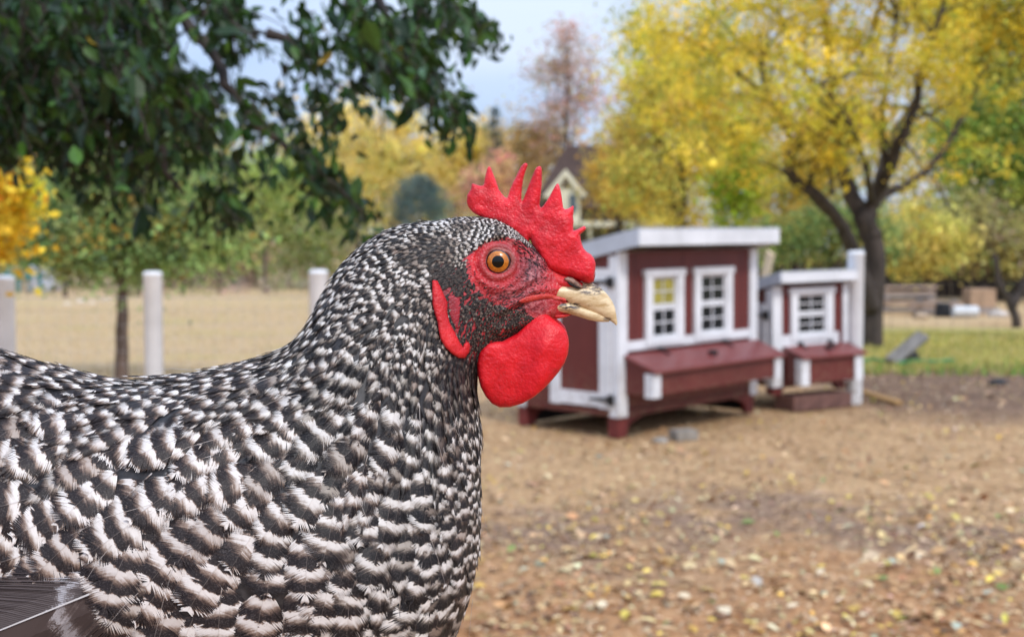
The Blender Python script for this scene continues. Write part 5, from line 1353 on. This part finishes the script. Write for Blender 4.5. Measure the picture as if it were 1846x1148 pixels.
for i in range(NC):
    p = pts[i]; r = r_[i]; L = lv[i]; ok = True
    for l in (L - 1, L, L + 1):
        cs = 5e-4 * 2.0 ** float(l + 1)
        cx, cy, cz = int(p[0] // cs), int(p[1] // cs), int(p[2] // cs)
        for x in (cx - 1, cx, cx + 1):
            for y in (cy - 1, cy, cy + 1):
                for z in (cz - 1, cz, cz + 1):
                    for j in grid.get((l, x, y, z), ()):
                        d = p - pts[j]
                        if d @ d < r * r * 0.98 * (1 if True else 1): ok = False; break
                    if not ok: break
                if not ok: break
            if not ok: break
        if not ok: break
    if ok:
        keep.append(i); cs = 5e-4 * 2.0 ** float(L + 1)
        grid.setdefault((L, int(p[0] // cs), int(p[1] // cs), int(p[2] // cs)), []).append(i)
keep = np.array(keep)
pts, pp, s_, is_far, inB = pts[keep], pp[keep], s_[keep], is_far[keep], inB[keep]
ear = in_poly(pp[:, 0], pp[:, 1], EARP); chk = in_poly(pp[:, 0], pp[:, 1], CHK) & ~inB
# clear the eye, thin the bare face
er = np.hypot(pp[:, 0] - 898.5, pp[:, 1] - 471)
dark_zone = np.clip(((pp[:, 0] - 930) * 0.7 - (pp[:, 1] - 470)) / 40, 0, 1)
dark_zone = np.maximum(dark_zone, np.clip((pp[:, 1] - 522) / 22, 0, 1))
kp = ~(chk & (RNG.random(len(pp)) < 0.38)) & ~(inB & ((er < 42) | (RNG.random(len(pp)) > 0.25 + 0.7 * dark_zone) | (pp[:, 0] > 990) | ((pp[:, 0] > 900) & (pp[:, 1] > 530) & (pp[:, 0] > 950)))) & (er > 40) & (pts[:, 0] > P(-400, 600, Y0).x)
pts, pp, s_, is_far, inB, ear, chk = [x[kp] for x in (pts, pp, s_, is_far, inB, ear, chk)]
NF = len(pts)
jit = np.exp(RNG.normal(0, 0.17, NF))
Lp = s_[:, 0] * jit; Wp = s_[:, 1] * np.exp(RNG.normal(0, 0.16, NF)); Pp = s_[:, 2] * np.exp(RNG.normal(0, 0.12, NF))
Pp = np.where(Lp > 84, 37.0, np.where(Lp > 45, Pp * 0.60, Pp * 0.86))
Wp[inB] = 2.0; Lp[inB] = 7.0
white = np.clip(RNG.normal(0.90, 0.13, NF), 0.5, 1.1) * (1 - .3 * smooth01(-pp[:, 0], -230, -60) * smooth01(-pp[:, 1], -860, -760))
nape = np.exp(-(((pp[:, 0] - 800) / 45) ** 2 + ((pp[:, 1] - 450) / 28) ** 2)) + np.exp(-(((pp[:, 0] - 820) / 30) ** 2 + ((pp[:, 1] - 660) / 60) ** 2))
white *= 1 - 0.75 * np.clip(nape, 0, 1)
dk_ = np.array([mnoise.noise((a[0] * .022, a[1] * .022, 1.7)) + .5 * mnoise.noise((a[0] * .06, a[1] * .06, 5.7)) for a in pp])
white *= 1 - .5 * smooth01(dk_, .05, .5) * (Lp < 84)
white[(pp[:, 0] > 845) & (pp[:, 1] > 485) & (pp[:, 1] < 680)] *= 0.42; white[chk] = np.clip(RNG.normal(0.3, 0.12, chk.sum()), 0.1, .5); white[ear] = 0.2; white[inB] = 0.05
warm = np.clip(0.28 + 0.72 * np.maximum(smooth01(-pp[:, 0], -740, -380) * smooth01(pp[:, 1], 600, 740), smooth01(-pp[:, 0], -330, -180)) + RNG.normal(0, 0.18, NF), 0, 1)
# spines marched over the skin
KS = 6
Dl = idw(FL, pp[:, 0], pp[:, 1], 3.0)
Dl = Dl / np.linalg.norm(Dl, axis=1)[:, None]
aj = RNG.normal(0, 0.17, NF) + 0.28 * np.array([mnoise.noise((a[0] * 0.02, a[1] * 0.02, 3.3)) for a in pp])
aj[chk | inB] += RNG.normal(0, 0.4, NF)[chk | inB]
ca, sa = np.cos(aj), np.sin(aj)
Dl = np.stack([Dl[:, 0] * ca - Dl[:, 1] * sa, Dl[:, 0] * sa + Dl[:, 1] * ca], -1)
curl = RNG.normal(0, 0.05, NF)
S = np.zeros((NF, KS, 3)); N3 = np.zeros((NF, KS, 3)); D3 = np.zeros((NF, KS, 3))
cur = pts.copy()
d2 = Dl.copy()
for k in range(KS):
    nn = np.empty((NF, 3)); cc_ = np.empty((NF, 3))
    for i in range(NF):
        h = BV.find_nearest(Vector(cur[i]))
        cc_[i] = h[0]; nn[i] = h[1]
    # face normals of the body may point either way
    flip = ((cc_ - np.array([0, Y0, 0])) * nn * [0, 1, 0]).sum(1)
    if k == 0:
        test = ((nn[:, 1] * (cc_[:, 1] - Y0)).mean())
        NSIGN = 1 if test > 0 else -1
    nn *= NSIGN
    dnv = np.array([0, 0, -1.0]) - nn * (-nn[:, 2])[:, None]
    dl_ = np.linalg.norm(dnv, axis=1)[:, None]
    dnv = dnv / np.maximum(dl_, 0.12)
    w3 = d2[:, :1] * np.array([1.0, 0, 0]) + d2[:, 1:] * dnv
    t3 = w3 - nn * (w3 * nn).sum(1)[:, None]
    ln = np.linalg.norm(t3, axis=1)[:, None]
    if k > 0:
        prev = D3[:, k - 1]; pv_ = prev - nn * (prev * nn).sum(1)[:, None]
        t3 = np.where(ln < 0.35, pv_, t3 * 0.6 / np.maximum(ln, 1e-6) + pv_ * 0.7)
        ln = np.linalg.norm(t3, axis=1)[:, None]
    t3 = t3 / np.maximum(ln, 1e-6)
    S[:, k] = cc_; N3[:, k] = nn; D3[:, k] = t3
    cur = cc_ + t3 * (Lp * K / (KS - 1))[:, None]
    ca, sa = np.cos(curl), np.sin(curl)
    d2 = np.stack([d2[:, 0] * ca - d2[:, 1] * sa, d2[:, 0] * sa + d2[:, 1] * ca], -1)
B3 = np.cross(N3, D3)

def outline(l, kind):
    l = np.clip(l, 0, 1)
    if kind == 'round':
        return np.where(l < .55, np.clip(l / .55, 0, 1) ** .55, np.sqrt(np.clip(1 - (np.clip(l - .55, 0, 1) / .45) ** 2.6, 0, 1)))
    if kind == 'vane':
        return np.where(l < .2, np.clip(l / .2, 0, 1) ** .7, np.sqrt(np.clip(1 - (np.clip(l - .2, 0, 1) / .8) ** 3.5, 0, 1)))
    return np.where(l < .4, np.clip(l / .4, 0, 1) ** .6, np.clip(1 - np.clip(l - .4, 0, 1) / .6, 0, 1) ** .62)
def template(nb, segs, kind, blade=6, seed=0, gap=0.5, l0=0.12, rag=0.75):
    """feather in (l, w, h): solid blade beneath, barbs as tapered strips, a shaft"""
    rg = np.random.default_rng(seed); v = []; f = []; mk = []; jt = []
    def quad(a, b, c, d): f.append((a, b, c, d))
    # blade
    nbx = blade
    for i in range(nbx + 1):
        l = 0.02 + 0.88 * i / nbx
        o = float(outline(np.array(l), kind)) * 0.80
        for w in (-o, 0, o): v.append((l, w, -0.02 - 0.01 * abs(w))); mk.append(0); jt.append(0)
    for i in range(nbx):
        for j in range(2):
            a = i * 3 + j; quad(a, a + 1, a + 4, a + 3)
    dl = (1 - l0) / nb
    for sd in (-1, 1):
        clump = 0
        for i in range(nb):
            l = l0 + (1 - l0) * (i + .5) / nb
            le = l + 0.27 * (1 - l) ** 0.8 + 0.045
            W1 = float(outline(np.array(min(le, .995)), kind)); W1 = max(W1, 0.10)
            if i % 3 == 0: clump = rg.normal(0, 0.011 * rag); cj = rg.normal(0, 0.035)
            bj = cj + rg.normal(0, 0.03)
            jl = 1 + rg.normal(0, 0.05 * rag)
            le = l + (le - l) * jl + clump; W1 *= jl * (1 + rg.normal(0, 0.02 * rag))
            b0 = len(v); hj = abs(rg.normal(0, 0.008 * rag))
            for s in range(segs + 1):
                t = s / segs
                ll = l + (le - l) * t ** 1.25; ww = W1 * t
                wd = dl * (1.25 - (1.25 - gap) * t) * 0.5
                if s == segs: wd *= 0.35
                v.append((ll - wd, sd * ww, hj * t)); v.append((ll + wd, sd * ww, hj * t + 0.004)); mk += [t, t]; jt += [bj, bj]
            for s in range(segs):
                a = b0 + 2 * s; quad(a, a + 1, a + 3, a + 2)
    # shaft
    b0 = len(v)
    for i in range(4):
        l = 0.0 + 0.99 * i / 3; wd = 0.022 * (1 - .8 * i / 3)
        v += [(l, -wd, 0.012), (l, wd, 0.012)]; mk += [2, 2]; jt += [0, 0]
    for i in range(3):
        a = b0 + 2 * i; quad(a, a + 1, a + 3, a + 2)
    return np.array(v), np.array(f), np.array(mk, float), np.array(jt)
def feather_mesh(tpl, ids, lift, camber, S=None, N3=None, B3=None, L=None, Wd=None, per=None, white=None, warm=None, off=None, phase=None):
    tv, tf, mk, jt = tpl
    Fn = len(ids)
    l = np.clip(tv[:, 0], 0, 1.06); x = np.clip(l, 0, 1) * (S.shape[1] - 1); i0 = np.clip(x.astype(int), 0, S.shape[1] - 2); fr = (l * (S.shape[1] - 1) - i0)[None, :, None]
    g = lambda Aa: Aa[ids][:, i0] * (1 - fr) + Aa[ids][:, i0 + 1] * fr
    Pp3, Nn3, Bb3 = g(S), g(N3), g(B3)
    wv = tv[:, 1][None, :, None]; Wm = (Wd[ids] / 2)[:, None, None]; Lm = L[ids][:, None, None]
    o = off[ids][:, None, None] + lift[ids][:, None, None] * Lm * (l - 0.30 * l * l)[None, :, None] + tv[:, 2][None, :, None] * Lm * 0.9
    o = o - camber * Wm * wv ** 2 * 0.5
    VV = Pp3 + Bb3 * wv * Wm + Nn3 * o
    FF = (tf[None] + (np.arange(Fn) * len(tv))[:, None, None]).reshape(-1, 4)
    td = (1 - l)[None, :] * L[ids][:, None] / per[ids][:, None] - 0.22 * np.abs(tv[:, 1])[None, :] ** 2 * (Wd[ids] / per[ids])[:, None] * 0.5 + jt[None, :] + phase[ids][:, None]
    whm = np.where((mk == 0) & (np.arange(len(mk)) < 30) & (tv[:, 2] < -0.005), 0.55, 1.0)
    colr = np.stack([td, np.broadcast_to(np.where(mk > 1.5, 2.0, tv[:, 1]), (Fn, len(tv))), np.broadcast_to(warm[ids][:, None], (Fn, len(tv))), white[ids][:, None] * whm[None, :]], -1)
    return VV.reshape(-1, 3), FF, colr.reshape(-1, 4)
def feather_mat(name, soft_=0.14, wf=0.44):
    t = NT(name)
    a = t.n('Attribute', attribute_name='col')
    sp = t.n('SeparateColor'); t.t.links.new(a.outputs['Color'], sp.inputs[0])
    td, w, warm = sp.outputs[0], sp.outputs[1], sp.outputs[2]; wl = a.outputs['Alpha']
    v = t.coords('Object')
    n1 = t.noise(v, 240, 3, 0.6); n2 = t.noise(v, 1500, 2, 0.6)
    td2 = t.math('ADD', td, t.math('ADD', t.math('MULTIPLY', t.math('SUBTRACT', n1, 0.5), 0.36), t.math('MULTIPLY', t.math('SUBTRACT', n2, 0.5), 0.14)))
    fr = t.math('FRACT', t.math('ADD', td2, 3.0))
    # 0..wf white, the rest dark, soft brown shoulders
    up = t.step(fr, 0.08, 0.08 + 3.4 * soft_); dn = t.math('SUBTRACT', 1.0, t.step(fr, wf + .24, wf + .36))
    m = t.math('MULTIPLY', up, dn)
    m = t.math('MULTIPLY', m, t.math('MINIMUM', t.math('ADD', t.math('MULTIPLY', wl, 1.15), 0.0), 1.0))
    cool = t.ramp(m, [(0.0, (0.006, 0.0055, 0.006)), (0.35, (0.06, 0.05, 0.042)), (0.7, (0.32, 0.275, 0.225)), (1.0, (0.68, 0.64, 0.59))])
    hot = t.ramp(m, [(0.0, (0.016, 0.010, 0.010)), (0.22, (0.092, 0.056, 0.042)), (0.55, (0.29, 0.205, 0.155)), (1.0, (0.74, 0.68, 0.63))])
    c = t.mix(warm, cool, hot)
    c = t.mix(t.math('MULTIPLY', t.step(n2, 0.45, 0.8), 0.35), c, t.mix(0.5, c, (0.35, 0.30, 0.28)))
    shaft = t.math('GREATER_THAN', w, 1.5)
    c = t.mix(t.math('MULTIPLY', shaft, 0.22), c, (0.34, 0.29, 0.26))
    t.p(color=c, rough=0.5, spec=0.25)
    return t.m
M_fe = feather_mat('barred_feather')
M_fs = feather_mat('barred_feather_fine', 0.10, 0.40)
Lm_, Wm_, Pm_ = Lp * K, Wp * K, Pp * K
lift = np.where(Lp > 80, 0.085, 0.12) * np.exp(RNG.normal(0, 0.25, NF)) + 0.0
lift[chk] = 0.22; lift[inB] = 0.3; lift[ear] = 0.1
off = RNG.uniform(-0.3, 0.5, NF) * K * np.clip(Lp / 40, .4, 2)
tipx = mirror_px(S[:, -1])
tp3 = S[:, -1]; zc = P(300, 1000, Y0).z
arc = np.arctan2(np.abs(tp3[:, 1] - Y0), np.maximum(tp3[:, 2] - zc, -.2) + 1e-4) * 315
Gf = (0.92 * arc - 0.42 * tipx[:, 0] + 34 * np.array([mnoise.noise((a[0] * 0.014, a[1] * 0.014, 8.1)) for a in tipx])) / 37.0
phase = np.where(Lp > 84, np.mod(-Gf, 1.0) + RNG.normal(0.0, 0.085, NF), np.where(pp[:, 0] > 800, RNG.normal(0, .14, NF), RNG.uniform(-.5, .5, NF)))
kw = dict(phase=phase, S=S, N3=N3, B3=B3, L=Lm_, Wd=Wm_, per=Pm_, white=white, warm=warm, off=off)
cls = np.where(Lp > 82, 3, np.where(Lp > 45, 2, np.where(Lp > 19, 1, 0)))
ratio = Wp / Lp
T_ = {}
for s in range(5):
    T_[(3, 0, s)] = template(46, 3, 'round', 8, s, 0.68); T_[(3, 1, s)] = template(42, 3, 'pointy', 8, s + 50, 0.66)
    T_[(2, 0, s)] = template(28, 2, 'round', 6, s + 10, 0.62); T_[(2, 1, s)] = template(28, 2, 'pointy', 6, s + 20, 0.62)
    T_[(1, 0, s)] = template(13, 2, 'round', 4, s + 30, 0.45); T_[(1, 1, s)] = template(13, 2, 'pointy', 4, s + 40, 0.45)
    T_[(0, 0, s)] = template(5, 1, 'round', 3, s + 60, 0.5); T_[(0, 1, s)] = template(5, 1, 'pointy', 3, s + 70, 0.5)
var = RNG.integers(0, 5, NF); shp = (ratio < 0.5).astype(int)
inframe = (~is_far) & (pp[:, 0] > -20) & (pp[:, 1] < 1190) & (N3[:, 0, 1] < 0.1)
order = np.argsort(-(Lp * Wp) * inframe)
single = order[:290]
smask = np.zeros(NF, bool); smask[single] = True
for i in single:
    VV, FF, CC = feather_mesh(T_[(max(cls[i], 2), shp[i], var[i])], np.array([i]), lift, 0.35, **kw)
    hen_child(np_mesh('feather', VV, FF, M_fe, col=CC))
bV, bF, bC, base = {0: [], 1: []}, {0: [], 1: []}, {0: [], 1: []}, {0: 0, 1: 0}
for key, tpl in T_.items():
    ids = np.where((cls == key[0]) & (shp == key[1]) & (var == key[2]) & ~smask)[0]
    if not len(ids): continue
    VV, FF, CC = feather_mesh(tpl, ids, lift, 0.35, **kw)
    w = 0 if key[0] >= 2 else 1
    bV[w].append(VV); bF[w].append(FF + base[w]); bC[w].append(CC); base[w] += len(VV)
for w, nm, mt in ((0, 'body_plumage', M_fe), (1, 'neck_plumage', M_fs)):
    o = np_mesh(nm, np.vstack(bV[w]), np.vstack(bF[w]), mt, col=np.vstack(bC[w]))
    hen_child(o); o['kind'] = 'stuff'
print('FEATHERS', NF, 'quads', sum(len(x) for w in (0, 1) for x in bF[w]), np.bincount(cls))

# ---- long wing and tail feathers with closed vanes
def vane_mat():
    t = NT('flight_feather')
    a = t.n('Attribute', attribute_name='col')
    sp = t.n('SeparateColor'); t.t.links.new(a.outputs['Color'], sp.inputs[0])
    td, w = sp.outputs[0], sp.outputs[1]
    v = t.coords('Object'); n1 = t.noise(v, 70, 3, 0.6); n2 = t.noise(v, 1400, 2, 0.6)
    td2 = t.math('ADD', td, t.math('ADD', t.math('MULTIPLY', t.math('SUBTRACT', n1, 0.5), 0.7), t.math('MULTIPLY', t.math('SUBTRACT', n2, 0.5), 0.22)))
    fr = t.math('FRACT', t.math('ADD', td2, 1.5))
    m = t.math('MULTIPLY', t.step(fr, 0.0, 0.12), t.math('SUBTRACT', 1.0, t.step(fr, 0.12, 0.36)))
    m = t.math('MULTIPLY', m, a.outputs['Alpha'])
    c = t.ramp(m, [(0.0, (0.085, 0.062, 0.057)), (0.4, (0.16, 0.125, 0.115)), (1.0, (0.55, 0.52, 0.53))])
    shaft = t.math('GREATER_THAN', w, 1.5)
    c = t.mix(shaft, c, (0.55, 0.52, 0.50))
    t.p(color=c, rough=0.55, spec=0.3)
    return t.m
M_vane = vane_mat()
VT = template(120, 3, 'vane', 14, 200, 1.15, 0.04, 0.32)
def long_feather(name, a, b, wpx, bow, tilt, per, wht=1.0, y_a=None, y_b=None):
    """a, b: photo pixels of base and tip with their own distances y_a, y_b"""
    pa, pb = P(a[0], a[1], y_a), P(b[0], b[1], y_b)
    n = 8; S1 = np.zeros((1, n, 3)); N1 = S1.copy(); B1 = S1.copy()
    d = (pb - pa); L = d.length; d.normalize()
    nrm = Vector((0.05, -1, tilt)); nrm = (nrm - d * nrm.dot(d)).normalized(); bb = nrm.cross(d)
    for k in range(n):
        t = k / (n - 1)
        S1[0, k] = pa.lerp(pb, t) + bb * (bow * L * math.sin(math.pi * t)) + nrm * (0.03 * L * math.sin(math.pi * t))
    for k in range(n):
        dd = Vector(S1[0, min(k + 1, n - 1)] - S1[0, max(k - 1, 0)]).normalized()
        nr = (nrm - dd * nrm.dot(dd)).normalized()
        N1[0, k] = nr; B1[0, k] = nr.cross(dd)
    one = np.array([1.0])
    VV, FF, CC = feather_mesh(VT, np.array([0]), one * 0.0, 0.25, S=S1, N3=N1, B3=B1, L=one * L, Wd=one * wpx * K * y_a / Y0, per=one * per * K, white=one * wht, warm=one * .5, off=one * 0, phase=one * 0)
    return hen_child(np_mesh(name, VV, FF, M_vane, col=CC))
def cam_surf(px, py):
    o_ = Vector((0, 0, CH)); h = BV.ray_cast(o_, (P(px, py, 1.0) - o_).normalized())
    return h[0].y if h[0] else Y0
YW = 0.462
for j, (a, b, w, bow, wh) in enumerate([((400, 968), (-330, 1262), 185, 0.012, 0.8), ((400, 1080), (-300, 1400), 190, 0.0, 0.25), ((280, 985), (-330, 1180), 130, 0.03, 0.5)]):
    long_feather('wing_feather', a, b, w, bow, 0.25, 150, wh, cam_surf(*a) + 0.004 + .001 * j, cam_surf(10, 1090) - 0.009 + 0.0035 * j)
for j in range(12):      # the tail stands up out of frame
    s = (j % 2) * 2 - 1; k = j // 2
    long_feather('tail_feather', (-250 + 8 * k, 600 + 22 * k), (-620 - 30 * k, 210 + 120 * k), 130, 0.03 * s, 0.1, 90, 0.9, Y0 + s * 0.008 * (k + 1), Y0 + s * 0.006 * (k + 1))
# loose hair-like filoplumes
fm = MB()
cand = np.where(inframe & (Lp > 70))[0]
for i in RNG.choice(cand, 26, replace=False):
    p0 = Vector(S[i, 1] + N3[i, 1] * 0.003); dr = Vector(D3[i, 1] * 0.9 + B3[i, 1] * RNG.normal(0, .2) + N3[i, 1] * 0.22)
    Ln = Lm_[i] * RNG.uniform(.5, 1.0)
    fm.tube([p0, p0 + dr * Ln * .5, p0 + dr * Ln * .95 - Vector((0, 0, .1)) * Ln], [0.00011, 0.00009, 0.00004], 3, cap=False)
o = fm.build('filoplumes', plain('pale_hair', (0.42, 0.36, 0.32), 0.5)); hen_child(o); o['kind'] = 'stuff'

# ---- legs and feet on the stand
M_leg = plain('yellow_scaled_leg', (0.55, 0.38, 0.08), 0.5, 0.3, 300, bump=0.4)
STAND_Z = 0.985
for s in (-1, 1):
    hip = P(330, 1230, Y0); hip.y = Y0 + s * 0.045
    kn = hip + Vector((-0.012, 0, -0.045)); an = Vector((kn.x + 0.012, hip.y, STAND_Z + 0.012))
    L_ = MB().tube([hip + Vector((0, 0, 0.03)), kn, (kn + an) / 2, an, an + Vector((0.004, 0, -0.006))], [0.016, 0.0075, 0.0055, 0.006, 0.007], 12)
    for aa in (-28, 0, 28, 180):
        dx, dy = math.cos(R(aa)), math.sin(R(aa)); ln = 0.034 if aa != 180 else 0.018
        L_.tube([an, an + Vector((dx * ln * .5, dy * ln * .5, -0.004)), an + Vector((dx * ln, dy * ln, -0.0075)), an + Vector((dx * (ln + .008), dy * (ln + .008), -0.0115))], [0.0055, 0.0046, 0.004, 0.001], 8)
    o = L_.build('leg', M_leg, smooth=True); hen_child(o)
st = empty('wooden_stand', (HINV.x, Y0, 0), label='rough wooden stand of planks that the hen stands on', cat='stand')
M_wood = plain('weathered_plank', (0.22, 0.15, 0.09), 0.8, 0.3, 6, (1, 8, 8), 0.3)
for i in range(4):
    MB().box(-0.22, 0.22, -0.16 + i * .081, -0.16 + i * .081 + .077, STAND_Z - .022, STAND_Z).build('plank', M_wood, st, bevel=.002)
for x in (-.19, .19):
    for y in (-.13, .13):
        MB().box(x - .02, x + .02, y - .02, y + .02, 0, STAND_Z - .023).build('leg', M_wood, st, bevel=.002)
